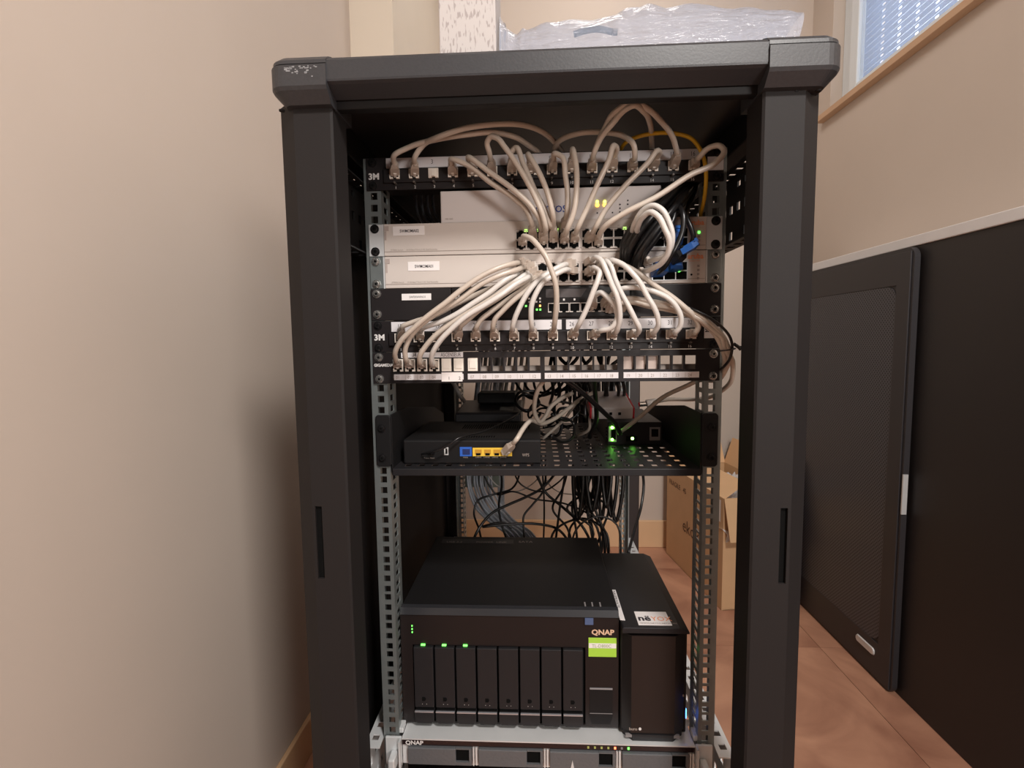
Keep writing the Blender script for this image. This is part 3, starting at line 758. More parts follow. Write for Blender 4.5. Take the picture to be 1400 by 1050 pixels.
obj('rear_lettering', MB().text('USB 3.2', -.195, .272, -.6553, .010, rot=Matrix.Identity(3)).text('POWER  LINK', -.135, .272, -.6553, .010, rot=Matrix.Identity(3)).text('SATA', -.05, .275, -.6556, .012, rot=Matrix.Identity(3)), inkg, nas)
for i, x in enumerate((.060, .071, .083)): obj('glint_clip', BX(x, x+.0022, Y0+.012, Y0+.024, -.6560, -.6553), greyplas, nas)
# paper strip label hanging on the gap edge is on the small tower
n2 = thing('storage_tower', 'narrow black two-bay storage tower with white stickers on top, right of the wide enclosure', 'storage tower', (.157, .13, -.8446))
X0, X1 = .1115, .2085
obj('housing', BX(X0, X1, .012, .255, -.8400, -.6790), matte, n2, bevel=.002)
tp = MB().prism([(X0,-.6790),(X1,-.6790),(X1,-.6760),(X1-.014,-.6700),(X0+.002,-.6700),(X0,-.6720)], 'y', .000, .262)
obj('top_cover', tp, matte2, n2, bevel=.001)
fp = MB().loft([[(X0+.002,.012,-.8340),(X0+.014,.001,-.8340),(X1-.020,.001,-.8340),(X1-.004,.012,-.8340)],[(X0+.002,.012,-.6830),(X0+.014,.001,-.6830),(X1-.020,.001,-.6830),(X1-.004,.012,-.6830)]])
obj('gloss_front', fp, gloss, n2)
obj('base_trim', MB().prism([(X0+.004,.012),(X0+.016,-.001),(X1-.022,-.001),(X1-.006,.012)], 'z', -.8440, -.8350), matte2, n2)
obj('trim_glint', MB().box(X0+.006, X0+.016, .000, .004, -.8400, -.8360).box(X1-.024, X1-.012, .000, .004, -.8400, -.8360), greyplas, n2)
obj('logo_lettering', MB().text('buro', .1225, .0004, -.8290, .0062, bold=.0002), inkg, n2); obj('logo_dot', MB().cyl((.1385,.001,-.8270),(0,-1,0),.0021,.0006), inkw, n2)
for i in range(4): obj('side_vent', BX(X1-.001, X1+.0006, .030, .060, -.7080-i*.0085, -.7070-i*.0085), greyplas, n2)
obj('front_button', MB().box(X1-.010, X1-.004, .0105, .0125, -.782, -.779), inkg, n2)
obj('status_lamp', BX(X1-.0005, X1+.0008, .013, .017, -.8180, -.8040), ledb, n2)
obj('status_lamp', BX(X1-.0002, X1+.0010, .022, .027, -.7170, -.7135), ledg, n2)
st = MB().prism([(.1115,.020),(.1190,.019),(.1185,.112),(.1120,.112)], 'z', -.6700, -.6694); so = obj('strip_sticker', st, label, n2)
RM = Matrix.Rotation(-math.pi/2, 3, 'Z')
obj('strip_lettering', MB().text('NASPRIVATE', .1128, .108, -.6690, .0062, rot=RM, sx=1.55), ink, so)
st = MB().prism([(.1365,.007),(.1850,.007),(.1845,.044),(.1365,.044)], 'z', -.6700, -.6694); so = obj('logo_sticker', st, label, n2)
obj('logo_sticker_lettering', MB().text('n\u00eb', .1385, .018, -.6690, .0200, rot=Matrix.Identity(3), bold=.0006, sx=.95), ink, so)
obj('logo_sticker_lettering', MB().text('YOX', .1580, .018, -.6690, .0165, rot=Matrix.Identity(3), sx=.85), inko, so)
obj('logo_sticker_small_print', MB().text('WWW.NEYOX.NETWORK', .1395, .0095, -.6690, .0050, rot=Matrix.Identity(3), sx=.9), inkg, so)

# ------------------------------------------------------------------ bottom rack server
sv = thing('rack_server', 'flat silver-topped rack server with four drive bays at the bottom', 'server', (0, .3, -.889))
z1 = -.8450; YF = -.006
obj('chassis', BX(-.2170, .2170, YF+.002, .55, -.8885, z1), zinc_l, sv, bevel=.001)
obj('bezel', MB().box(-.2165, .2165, YF-.002, YF+.002, z1-.0100, z1-.0012), mat('bezel_dark', s2l(34,24,26), .2), sv, bevel=.0008)
obj('top_edge', BX(-.2165, .2165, YF-.0024, YF+.004, z1-.0014, z1+.0004), zinc_l, sv)
obj('logo_lettering', MB().text('QNAP', -.2110, YF-.0026, z1-.0088, .0088, bold=.0003, sx=1.1), inkw, sv)
for i in range(4):
    x0 = -.2070+i*.1060; x1 = x0+.0960
    b = obj('drive_bay', MB().box(x0, x0+.072, YF-.006, YF+.002, -.8830, z1-.0115), srvgrey, sv, bevel=.001)
    obj('bay_latch_hole', BX(x0+.0725, x1-.004, YF-.0015, YF+.002, -.8780, z1-.0130), void, b)
    obj('bay_rim', MB().box(x0+.072, x1, YF-.005, YF+.002, -.8830, -.8780).box(x0+.072, x1, YF-.005, YF+.002, z1-.0130, z1-.0112).box(x1-.004, x1, YF-.005, YF+.002, -.8780, z1-.0130), srvgrey, b)
    obj('bay_spring', MB().box(x1+.0015, x1+.0035, YF-.004, YF, -.8840, z1-.0110).box(x1+.0055, x1+.0080, YF-.003, YF, -.8840, z1-.0110), zinc_l, b)
    if i == 2: obj('latch_arrow', MB().prism([(x0+.030,-.883),(x0+.036,-.883),(x0+.033,-.868)], 'y', YF-.0072, YF-.006), zinc_l, b)
for i, m_ in enumerate((ledoff, ledoff, ledoff, ledoff, ledr, greyplas, ledg)):
    x = .0615+i*.0098
    obj('status_lamp', BX(x-.0014, x+.0014, YF-.0030, YF-.002, z1-.0072, z1-.0042), m_, sv)
for sx in (-1, 1):
    x0, x1 = sorted((sx*.2175, sx*.2420)); e = obj('mounting_ear', BX(x0, x1, YF-.001, YF+.003, -.8885, z1+.0006), zinc_l, sv, bevel=.001)
    x0, x1 = sorted((sx*.2230, sx*.2330)); obj('ear_latch', BX(x0, x1, YF-.022, YF-.001, -.8840, z1-.0190), zinc_l, e, bevel=.002)
    obj('ear_bracket', BX(min(sx*.2172,sx*.2200), max(sx*.2172,sx*.2200), YF-.010, YF-.001, -.8885, z1), zinc_l, e)
for sx in (-1, 1):
    obj('slide_tab', BX(min(sx*.217,sx*.229), max(sx*.217,sx*.229), .002, .02, z1, z1+.008), zinc_l, sv, bevel=.001)

ORD = [a+' cable' for a in 'first second third fourth fifth sixth seventh eighth ninth tenth eleventh'.split()]
# ------------------------------------------------------------------ patch cables
G1 = 'beige patch cables of the top panel'; G2 = 'beige patch cables of the numbered second panel'; G3 = 'beige patch cables of the keystone panel'
J1 = lambda i: (541.5+i*27.0, 244.5-i*.72) if i < 8 else (754.5+(i-8)*27.4, 238.5-(i-8)*.9)
def P1(i):
    v = Vector((JX[i], -.004, -.0244)); d = v-CAM; zc = d.dot(_w); return (700+F*d.dot(R_)/zc, 525-F*d.dot(U_)/zc)
def P2(i):
    v = Vector((JX[i], -.004, -5*UH-.0244)); d = v-CAM; zc = d.dot(_w); return (700+F*d.dot(R_)/zc, 525-F*d.dot(U_)/zc)
def PK(i):
    v = Vector((KX[i], -.005, -.285)); d = v-CAM; zc = d.dot(_w); return (700+F*d.dot(R_)/zc, 525-F*d.dot(U_)/zc)
pc = lambda lab, pts, **k: cable('patch_cable', lab, pts, **k)
t1 = 'beige cable in the top panel, '
pc(t1+'first port from the left, arching right behind the panel', [P1(0),(538,214),(560,201),(600,190,-.052),(638,184,-.060),(677,181,-.056),(703,187,-.046),(723,199,-.020),(739,212,.012),(748,240,.05)], ends=(1,0), grp=G1)
pc(t1+'second port, rising over the first one', [P1(1),(567,215),(577,200),(600,187,-.064),(638,175,-.074),(675,170,-.074),(703,169.5,-.068),(741,180,-.035),(757,193,-.01),(768,208,.018),(775,240,.05)], ends=(1,0), grp=G1)
pc(t1+'fourth port, sagging to the upper switch first', [P1(3),(616,218),(640,226),(670,249),(700,269),(720,288),(727,305),(729,322)], D=.045, grp=G1)
pc(t1+'fifth port, swinging down beside the fourth', [P1(4),(640,215),(670,236),(705,262),(725,281),(738,300),(744,330)], D=.055, grp=G1)
pc(t1+'sixth port, with a high hook before dropping right', [P1(5),(669,208),(666,195),(671,187),(680,189),(690,201),(710,230),(728,262),(742,295),(746,312),(743,330)], D=.062, grp=G1)
pc(t1+'seventh port, dropping steeply right', [P1(6),(699,208),(705,202),(715,223),(731,260),(746,290),(752,308),(757,314)], D=.045, grp=G1)
pc(t1+'eighth port, dropping to the first port block', [P1(7),(722,211),(735,232),(748,262),(756,295),(757,328)], D=.055, grp=G1)
pc(t1+'ninth port, hanging nearly straight down', [P1(8),(758,210),(768,214),(773,241),(776,265),(775,291),(771,314)], D=.045, grp=G1)
pc(t1+'tenth port, hanging straight down with slight bow', [P1(9),(783,204),(788,230),(788,263),(784,291),(775,315),(771,329)], D=.055, grp=G1)
pc(t1+'eleventh port, climbing high under the cap', [P1(10),(811,213),(818,195,-.05),(839,167,-.080),(852,152,-.092),(866,144,-.10),(880,152,-.085),(889,170,-.05),(891,190,-.01),(892,225,.04)], ends=(1,0), grp=G1)
pc(t1+'twelfth port, slanting down left', [P1(11),(843,202),(839,199),(833,217),(816,254),(803,284),(789,314),(785,328)], D=.055, grp=G1)
pc(t1+'thirteenth port, joined by a low arch from behind', [(757,225,.05),(757,205,.006),(767,191,-.02),(793,182,-.036),(826,181,-.040),(852,186,-.036),(867,200),(868,214),P1(12)], ends=(0,1), grp=G1)
pc(t1+'fourteenth port, long slant down left', [P1(13),(902,208),(899,206),(887,221),(851,258),(827,288),(814,312),(804,328)], D=.05, grp=G1)
pc(t1+'fifteenth port, with the highest arch under the cap', [(806,225,.04),(815,200,-.015),(826,177,-.055),(842,152,-.088),(865,139.5,-.098),(883,147,-.090),(903,165,-.070),(919,186,-.048),(928,208,-.030),P1(14)], ends=(0,1), grp=G1)
pc(t1+'last port, looping over then far down left', [P1(15),(957,214),(968,203),(983,199),(990,206),(980,221),(944,239),(898,269),(851,293),(829,308),(821,318),(818,332)], D=.07, grp=G1)
pc('white patch cable from right end of upper switch looping down right, outer loop', [(862,330),(868,305),(880,287),(893,281),(905,287),(914,303),(919,321),(917,338),(909,350),(898,354),(880,359)], D=.088, m=cordw, bt='boot', grp='white loops at the right of the switches')
pc('white patch cable from right end of upper switch looping down right, inner loop', [(874,328),(872,310),(878,298),(889,290),(900,296),(909,313),(915,328),(914,344),(905,359),(892,367),(872,374)], D=.098, m=cordw, bt='boot', grp='white loops at the right of the switches')
t2 = 'beige patch cable in the numbered strip panel, '
pc(t2+'port 17, lying low behind the others', [P2(0),(550,447),(566,440),(592,432),(625,415),(665,397),(700,384),(716,379)], D=.032, grp=G2)
pc(t2+'port 18, a pale cable rising right', [P2(1),(577,449),(584,446),(600,441),(623,430),(646,415),(669,400),(692,382),(703,376),(716,370)], D=.055, m=cordw, grp=G2)
pc(t2+'port 19, crossing up to the lower switch', [P2(2),(605,449),(614,441),(631,431),(652,420),(676,404),(699,389),(716,377),(731,368)], D=.048, m=cordw, grp=G2)
pc(t2+'port 20, half hidden behind keystone cables', [P2(3),(630,446),(640,437),(655,424),(676,411),(699,396),(724,382),(745,374)], D=.04, grp=G2)
pc(t2+'port 21, curving right to the lower switch', [P2(4),(651,448),(656,439),(670,427),(691,412),(711,398),(728,384),(745,374)], D=.036, grp=G2)
pc(t2+'port 22, curving right beside 21', [P2(5),(674,447),(676,438),(687,425),(704,409),(720,397),(733,385),(759,373)], D=.045, grp=G2)
pc(t2+'port 23, steep S-curve', [P2(6),(701,447),(704,435),(711,419),(721,401),(733,386),(750,373),(768,363),(784,359)], D=.05, m=cordw, grp=G2)
pc(t2+'port 24, steep S-curve beside 23', [P2(7),(727,446),(726,433),(727,417),(733,401),(744,385),(758,376),(772,369),(786,370)], D=.055, m=cordw, grp=G2)
pc('long patch cable from upper switch down to port 25', [(714,332),(717,323),(727,327),(738,339),(747,352),(753,367),(759,385),(761,405),(760,426),(758,444),P2(8)], D=.075, grp=G2)
pc(t2+'port 26, leaning right with blunt bend', [P2(9),(791,445),(803,420),(811,399),(818,381),(820,371),(813,366),(804,373)], D=.06, m=cordw, grp=G2)
pc(t2+'port 27, hooking round from the firewall', [P2(10),(822,452),(836,448),(844,434),(842,421),(832,408),(821,400),(814,404),(809,419)], D=.055, m=cordw, grp=G2)
pc(t2+'port 28, dropping from lower switch', [P2(11),(843,453),(847,440),(847,422),(843,404),(836,388),(829,370),(822,356),(815,352),(804,360)], D=.065, m=cordw, grp=G2)
pc(t2+'port 29, long slant from the lower switch', [P2(12),(873,454),(874,449),(868,436),(859,418),(850,402),(841,382),(835,364),(829,357),(818,372)], D=.055, m=cordw, grp=G2)
pc(t2+'port 30, broad curve from the lower switch', [P2(13),(895,454),(900,445),(899,433),(894,420),(885,405),(876,388),(864,373),(852,362),(838,356),(820,360)], D=.06, m=cordw, grp=G2)
pc(t2+'port 31, arching from the firewall', [P2(14),(924,454),(930,446),(931,434),(925,420),(914,408),(898,400),(882,395),(866,393),(850,395),(838,402),(826,416)], D=.05, m=cordw, grp=G2)
pc(t2+'port 32, rightmost, from the lower switch', [P2(15),(951,455),(955,447),(949,433),(938,422),(916,404),(896,391),(877,377),(860,366),(845,361),(832,374)], D=.045, grp=G2)
t3 = 'beige patch cable in the keystone panel, '
pc(t3+'first opening, sweeping up right over the others', [PK(0),(541,492),(540,483),(546,469),(564,450),(585,432),(609,414),(631,396),(657,378),(685,365),(703,360),(718,359)], D=.07, grp=G3)
pc(t3+'second opening, sweeping up beside the first', [PK(1),(555,492),(554,478),(561,461),(576,444),(601,426),(629,409),(657,389),(687,375),(706,369),(728,361)], D=.062, grp=G3)
pc(t3+'third opening, slanting up right', [PK(2),(574,496),(574,487),(583,472),(597,457),(616,443),(638,429),(663,414),(686,399),(706,385),(730,373)], D=.058, grp=G3)
pc(t3+'fourth opening, slanting up right outermost', [PK(3),(590,496),(591,484),(600,468),(618,449),(638,432),(663,417),(688,401),(704,389),(720,380),(731,374)], D=.070, m=cordw, grp=G3)
# bundle leaving the firewall to the right
for i, (lab, dy, pl, tail) in enumerate((
    ('upper beige cable of the tied bundle right of the firewall', 0, (833,424), [(992,505,-.005),(978,520,.03),(955,520,.05),(940,527,.06),(905,544,.10),(870,574,.13),(846,592,.158)]),
    ('middle beige cable of the tied bundle, running to the small white computer', 5, (842,424), [(1002,500,-.005),(1000,520,.02),(984,536,.06),(965,544,.12),(945,546,.16),(907,547,.20),(888,552,.215)]),)):
    pts = [pl+(-.004,), (838, 410+dy, -.03), (860, 408+dy, -.035), (889,412+dy, -.035), (915, 416+dy*.8, -.038), (938,422+dy, -.040), (958,433+dy, -.045),
           (976,447+dy, -.045), (988,460+dy*.6, -.045), (995-dy*.9,474, -.040), (997-dy*.6+ (6 if i else 0),490, -.025)] + [(a,b_,c_) for a,b_,c_ in tail]
    cable('patch_cable', lab, pts, ends=(1,0), grp='beige cables tied beside the right rail')
    if i == 1:
        q = thing('round_plug', 'white strain-relief plug entering the right end of the small white computer', 'plug', at(888,552,.215))
        obj('sleeve', MB().cyl(at(884,552,.215), (at(893,550,.215)-at(884,552,.215)), .0075, .018, .006), cordw, q)
        obj('metal_shell', MB().cyl(at(884,552,.215), (at(873,553,.212)-at(884,552,.215)), .0045, .014, .0045), silver, q)
cable('patch_cable', 'third beige cable of the tied bundle, ending beside the right rail', [(852,424,-.004),(860,414,-.02),(889,419,-.03),(917,424,-.032),(940,430,-.036),(960,441,-.040),(976,455,-.040),(985,470,-.038),(990,484,-.03),(990,500,-.0),(985,510,.03)], ends=(0,0), grp='beige cables tied beside the right rail')
cable('power_cable', 'thin black cord following the tied beige bundle past the right rail', [(925,415,.012-.02),(950,424,-.046),(972,436,-.050),(987,447,-.052),(997,459,-.052),(1001,472,-.045),(998,490,-.035),(990,501,-.02),(978,508,.02)], r=.0018, m=cordk, ends=(0,0))
zt = thing('cable_tie', 'black cable tie cinched round the beige bundle beside the right rail', 'cable tie', at(997,479,-.04))
c0 = at(994,478,-.037); rg = []
for q in range(13): a = 2*math.pi*q/12; rg.append(c0+Vector((.0100*math.cos(a), .0095*math.sin(a), .0015*math.cos(a))))
t_ = MB(); t_.tube(rg, .0010, 6, 3); obj('strap', t_, cordk, zt, smooth=True)
t_ = MB(); t_.tube([at(1003,470,-.04), at(1009,474,-.04), at(1013,478,-.04)], .0022, 6, 3); t_.tube([at(1009,474,-.04), at(1014,474,-.04), at(1015,480,-.04)], .0009, 6, 3); obj('tail', t_, cordk, zt, smooth=True)
# yellow cable
cable('fibre_cord_and_shine', 'yellow cable arching over the right end of the top panel', [(842,225,.05),(848,206,.012),(858,193,-.010),(872,187,-.022),(898,182,-.030),(926,183,-.030),(946,190,-.027),(958,206,-.022),(965,232,-.022),(964,264,-.012),(958,293,.012),(955,310,.04)], r=.0026, m=cordy, ends=(0,0))
cable('fibre_cord_and_shine', 'thin orange shine shaped as a cord behind the top panel arch', [(712,190,.03),(722,196,.028),(732,206,.03),(742,222,.04)], r=.0010, m=mat('shine_orange', s2l(226,110,40), .4), ends=(0,0))  # orange shine behind the panel, built as a coloured strand

# ------------------------------------------------------------------ black bundle at the right of the switches
bd = thing('cable_bundle', 'thick bundle of black cables plunging diagonally across the right of both switches', 'cable bundle', at(860,360,-.01))
for i in range(7):
    o1 = (i-3)*4.6; zj = -.010-(i%3)*.009
    m_ = MB()
    m_.tube([at(852+i*3.2, 356+i*3.4, -.006), at(862+o1*.9+4, 341+o1*.75, zj-.01), at(880+o1, 319+o1*.7, zj-.016), at(899+o1, 295+o1*.6, zj-.018), at(918+o1*1.0, 272+o1*.5, zj-.006), at(938+o1*.7, 250+o1*.5, .02), at(948+o1*.6, 228, .09)], .0049, 9, 6)
    obj('cord', m_, cordk, bd, smooth=True)
bs = MB()
for t in (.25,): pass
def black(lab, pts, r=.0032, bt=None, grp=None, **k): return cable('black_cable', lab, pts, r=r, m=cordk, ends=(0,0), grp=grp, **k)
black('black cable curving down into the blue connector right of the bundle', [(957,238,.05),(950,262,.01),(940,285,-.015),(939,298,-.03),(945,312,-.035),(948,324,-.035),(945,334,-.030)])
black('black cable with a short upper loop ending in the lower blue connector', [(918,300,.02),(920,287,-.02),(928,283,-.035),(933,290,-.045),(934,311,-.05),(927,332,-.05),(917,350,-.048),(909,364,-.035),(900,372,-.014)], r=.0036)
black('short black cable loop just left of the small blue connector', [(905,300,.02),(912,284,-.02),(919,281,-.030),(922,292,-.036),(915,312,-.04),(907,328,-.036)], r=.0036)
def connector(lab, a, b_, w, h, m, grp=None):
    p, q = at(*a), at(*b_); d = q-p; L = d.length; M = aim(d); r = thing('connector', lab, 'connector', p, grp)
    me = mk('shell', MB().loft([[(-w,0,-h),(w,0,-h),(w,0,h),(-w,0,h)],[(-w,-L*.7,-h),(w,-L*.7,-h),(w,-L*.7,h),(-w,-L*.7,h)],[(-w*.5,-L,-h*.5),(w*.5,-L,-h*.5),(w*.5,-L,h*.5),(-w*.5,-L,h*.5)]]), m)
    place('shell', me, r, p, M); me = mk('pull_tab', MB().box(-w*.55, w*.55, -L*.9, -L*.2, h, h+.0016).box(-w*.55,w*.55,-L*1.05,-L*.9,h-.002,h+.003), m); place('pull_tab', me, r, p, M)
    return r
connector('blue connector standing upright at the end of a black cable', (925,331,-.012), (928,315,-.030), .0068, .005, cordb)
connector('blue connector lying slanted with its tail toward the lamp column', (933,345,-.030), (955,332,-.040), .0048, .004, cordb)
connector('black connector boot under the slanted blue one', (921,358,-.018), (936,343,-.032), .0068, .0055, cordk)
connector('left of two blue plugs in the lower switch fibre cages', (897,373,-.002), (909,361,-.026), .0085, .0065, cordb)
connector('right of two blue plugs in the lower switch fibre cages', (919,366,-.002), (928,359,-.022), .0085, .0065, cordb)

# ------------------------------------------------------------------ shelf cables
cable('patch_cable', 'beige cable plugged into the last yellow router port, looping up behind', [(690,619,.022),(706,601,.0),(714,588,.02),(722,578,.05),(728,575,.08),(741,579,.10),(757,573,.12),(775,560,.14),(795,545,.17),(815,535,.2)], ends=(1,0), y0=.02)
cable('patch_cable', 'beige cable hanging in a tall loop in front of the black tangle', [(748,514,.03),(737,530,.04),(731,550,.06),(732,568,.08),(738,577,.09),(745,570,.10),(752,557,.11),(765,546,.12),(782,538,.15)], ends=(0,0))
black('black cable from upper left slanting into the media converter', [(752,513,.06),(778,523,.07),(795,536,.08),(812,551,.10),(828,566,.12),(842,580,.14),(848,594,.150)], r=.0040)
black('black cable hanging straight down in front of the small white computer', [(812,505,.04),(813,530,.09),(815,555,.13),(815,575,.15),(806,598,.17)], r=.0040)
cable('patch_cable', 'white cable disappearing behind the left end of the small computer', [(742,600,.20),(770,575,.2),(800,545,.22),(812,552,.22),(806,572,.20),(806,585,.20),(790,596,.22)], ends=(0,0), r=.0028)
rng = random.Random(11)
gt = 'thin black cables tangled over the shelf'
for i in range(11):
    x = 722+rng.random()*70; y = 535+rng.random()*55; pts = []; a = rng.random()*6.28; Y = .14+rng.random()*.16
    for q in range(6):
        pts.append((max(706,min(800,x)), max(524,min(604,y)), Y)); a += .9+rng.random()*.7; x += 20*math.cos(a); y += 17*math.sin(a); Y = max(.10, min(.34, Y+rng.uniform(-.03,.03)))
    # keep every loop above the tray
    pts2 = []
    for p in pts:
        w = at(*p); Yp = p[2]
        while w.z < TZ_+.004 and Yp > .02: Yp -= .01; w = at(p[0], p[1], Yp)
        pts2.append((p[0], p[1], Yp))
    black('thin black cable in the tangle on the middle of the shelf', pts2, r=.0020+rng.random()*.001, grp=gt)
# small metal cable clips glinting in the tangle
# ------------------------------------------------------------------ rear cables
gb = 'grey cables fanning down at the rear left'
for i in range(11):
    s_ = i/10
    cable('grey_cable', ORD[i]+' from the left in the flat fan of grey cables at rear left', [(655+s_*44+rng.uniform(-3,3), 470, .66),(650+s_*40, 540, .665),(641+s_*34, 620, .67+.01*(i%3)),(640+s_*32+rng.uniform(-2,2), 668, .66+.01*(i%3)),(650+s_*34+rng.uniform(-2,2), 692, .64+.01*(i%3)),(668+s_*35, 712, .60+.01*(i%2)),(692+s_*36, 730, .56+.01*(i%2)),(712+s_*34, 765, .52)], r=.0031, m=cordg, ends=(0,0), grp=gb)
gb2 = 'white cables hanging behind the keystone panel'
for i in range(9):
    x = 652+i*8.2
    cable('white_cable', ORD[i]+' from the left in the white cable curtain behind the keystone panel', [(x+6, 470, .40),(x+3, 500, .42),(x+rng.uniform(-2,2), 528, .43),(x-4+rng.uniform(-3,3), 562, .46)], r=.0042, m=cordw if i%3 else cordg, ends=(0,0), grp=gb2)
cable('white_cable', 'thick white cable slanting behind the router at the rear left', [(618,520,.42),(632,545,.44),(648,562,.46)], r=.005, m=cordw, ends=(0,0))
rp = thing('rear_patch_bay', 'pale grey-green rear termination panel above the fanned grey cables', 'patch panel', at(660,658,.70))
a_, b_ = at(636,666,.70), at(682,640,.70); obj('board', MB().box(a_.x, b_.x, .70, .715, a_.z, b_.z+.03), mat('board_grey_green', s2l(150,160,150), .5, 0, .1, 60), rp)
for i in range(3): q = at(642+i*13, 661, .70); obj('port_tag', MB().box(q.x, q.x+.010, .698, .70, q.z, q.z+.02), greyplas, rp)
cable_post = thing('cable_duct', 'narrow white vertical duct at the rear, right of the grey cable fan', 'cable duct', at(686,700,.74))
a_, b_ = at(681,712,.74), at(689,640,.74); obj('channel', MB().box(a_.x, b_.x, .74, .76, a_.z-.02, b_.z+.35), mat('duct_white', s2l(190,198,208), .5), cable_post, bevel=.002)
gk = 'black power cables hanging in the rear of the rack'
rear = [
 ([(660,646,.5),(668,662,.5),(680,676,.5),(700,672,.5),(730,682,.5),(770,688,.5),(800,700,.48),(822,716,.46),(832,760,.44)],.0022),
 ([(662,760,.42),(655,724,.45),(648,700,.47),(652,686,.48),(675,676,.5),(700,668,.5),(715,630,.5)],.0025),
 ([(684,630,.48),(686,664,.48),(682,690,.48),(700,760,.46)],.0028),
 ([(640,760,.38),(655,722,.40),(672,702,.42),(695,690,.44),(718,680,.46),(740,668,.48),(772,630,.5)],.0032),
 ([(722,625,.44),(735,652,.44),(745,672,.44),(770,694,.43),(795,718,.42),(820,775,.40)],.0032),
 ([(740,620,.52),(744,690,.5),(742,770,.46)],.0022),
 ([(700,722,.42),(690,716,.42),(660,720,.40),(740,717,.42),(760,722,.42),(790,760,.40)],.0030),
 ([(722,770,.45),(716,724,.47),(716,706,.48),(728,690,.49),(740,676,.5),(746,620,.5)],.0026),
 ([(778,620,.40),(766,690,.40),(756,770,.38)],.0026),
 ([(780,770,.34),(788,724,.36),(800,712,.37),(820,706,.38),(838,712,.38),(850,775,.36)],.0022),
 ([(878,640,.55),(880,662,.55),(877,690,.53),(868,722,.48),(859,756,.42)],.0034),
 ([(750,770,.38),(758,726,.40),(775,714,.42),(800,709,.42),(826,724,.40),(832,780,.38)],.0026),
 ([(700,640,.46),(712,662,.47),(740,672,.47),(765,658,.47),(780,640,.47)],.0020),
]
labs = ['thin black rear cable running level across the opening above the enclosure','black rear cable bending round the foot of the grey fan','short black rear cable hanging beside the white duct','black rear cable slanting up right from the enclosure top','black rear cable slanting down right across the opening','thin black rear cable hanging plumb in the middle','black rear cable lying along the enclosure back edge','black rear cable with a low bend left of the middle','black rear cable hanging right of the middle','thin black rear cable arching low at the right','black cable hanging alone against the back wall at the right','black rear cable humped over the enclosure corner','thin black rear cable sagging just under the shelf']
for (pts, r), lb_ in zip(rear, labs): black(lb_, pts, r=r, grp=None)
for i in range(9):
    x = 790+i*6.5; Y = .40+.02*(i%3); w_ = 7+rng.random()*8; d_ = 30+rng.random()*22
    black(ORD[i]+' from the left of the black coils hanging at rear right', [(x-w_*.5, 520, Y+.02),(x-w_*.4, 600, Y+.01),(x-w_*.6, 650+d_*.4, Y),(x, 662+d_, Y-.01),(x+w_*.7, 650+d_*.4, Y),(x+w_*.5, 600, Y+.02),(x+w_*.3, 520, Y+.03)], r=.0036+rng.random()*.001, grp='black coils hanging at the rear right')
for i in range(10):
    x = 765+rng.random()*60; Y = .42+rng.random()*.1
    black('loose black cable dropping behind the wide enclosure', [(x, 640, Y),(x+rng.uniform(-12,12), 668, Y),(x+rng.uniform(-22,22), 695, Y-.02),(x+rng.uniform(-26,26), 722, Y-.03),(x+rng.uniform(-20,20), 790, Y-.05)], r=.0024+rng.random()*.001, grp='loose black cables behind the enclosure')
for i, pts in enumerate(([(664,646,.6),(680,664,.6),(705,672,.6),(730,660,.6),(742,646,.6)], [(744,648,.6),(752,664,.6),(768,674,.6),(782,676,.6)])):
    cable('white_cable', ('thin white cord sagging under the shelf at the rear centre', 'short thin white cord curving right of the sagging one')[i], pts, r=.0016, m=cordw, ends=(0,0))
for i in range(5):
    black(ORD[i]+' from the left of the black arcs behind the keystone panel', [(700+i*14, 505, .3),(708+i*13, 528+3*i, .28),(728+i*12, 545-4*i, .26),(752+i*10, 532, .26),(770+i*8, 505, .28)], r=.0026, grp='black arcs behind the keystone panel')
for i in range(12):
    x = 752+i*9
    black(ORD[i%11]+(' from the left' if i < 11 else ' at the right end')+' of the black cables behind the keystone openings', [(x+rng.uniform(-8,8), 470, .20),(x+rng.uniform(-8,8), 488, .19),(x+rng.uniform(-8,8), 500, .18),(x+rng.uniform(-6,6), 530, .22),(x, 552, .30)], r=.0032, grp='black cables behind the keystone openings')
# black loom in the top gap
for i in range(4):
    cable('grey_cable', ORD[i]+' from the left of the dim grey cables in the dark top gap', [(572+i*7, 200, .30),(571+i*8, 292, .30),(577+i*8, 304, .28),(583+i*8, 330, .26)], r=.0024, m=cordg, ends=(0,0), grp='grey cables in the dark gap')

# ------------------------------------------------------------------ cardboard box at the back right
cbx = thing('cardboard_box', 'open brown cardboard box with raised flaps on the floor behind the rack', 'box', (.80, 1.5, FZ))
A = Vector((.722, 1.300, 0)); B = Vector((.640, 1.860, 0)); Wd = Vector((.30, .044, 0)); Cc = A+Wd; D = B+Wd
H0, H1 = FZ+.0005, -.888
def wallq(p, q, z0, z1, t=.005):
    n = Vector((-(q-p).y, (q-p).x, 0)).normalized()*t
    return MB().loft([[(p.x,p.y,z0),(q.x,q.y,z0),((q+n).x,(q+n).y,z0),((p+n).x,(p+n).y,z0)],[(p.x,p.y,z1),(q.x,q.y,z1),((q+n).x,(q+n).y,z1),((p+n).x,(p+n).y,z1)]])
sd = obj('side_panel', wallq(B, A, H0, H1), cardb, cbx); obj('front_panel', wallq(A, Cc, H0, H1), cardb, cbx)
obj('far_panel', wallq(Cc, D, H0, H1), cardb, cbx); obj('back_panel', wallq(D, B, H0, H1), cardb, cbx)
obj('bottom_panel', MB().prism([(A.x,A.y),(Cc.x,Cc.y),(D.x,D.y),(B.x,B.y)], 'z', H0, H0+.004), cardb, cbx)
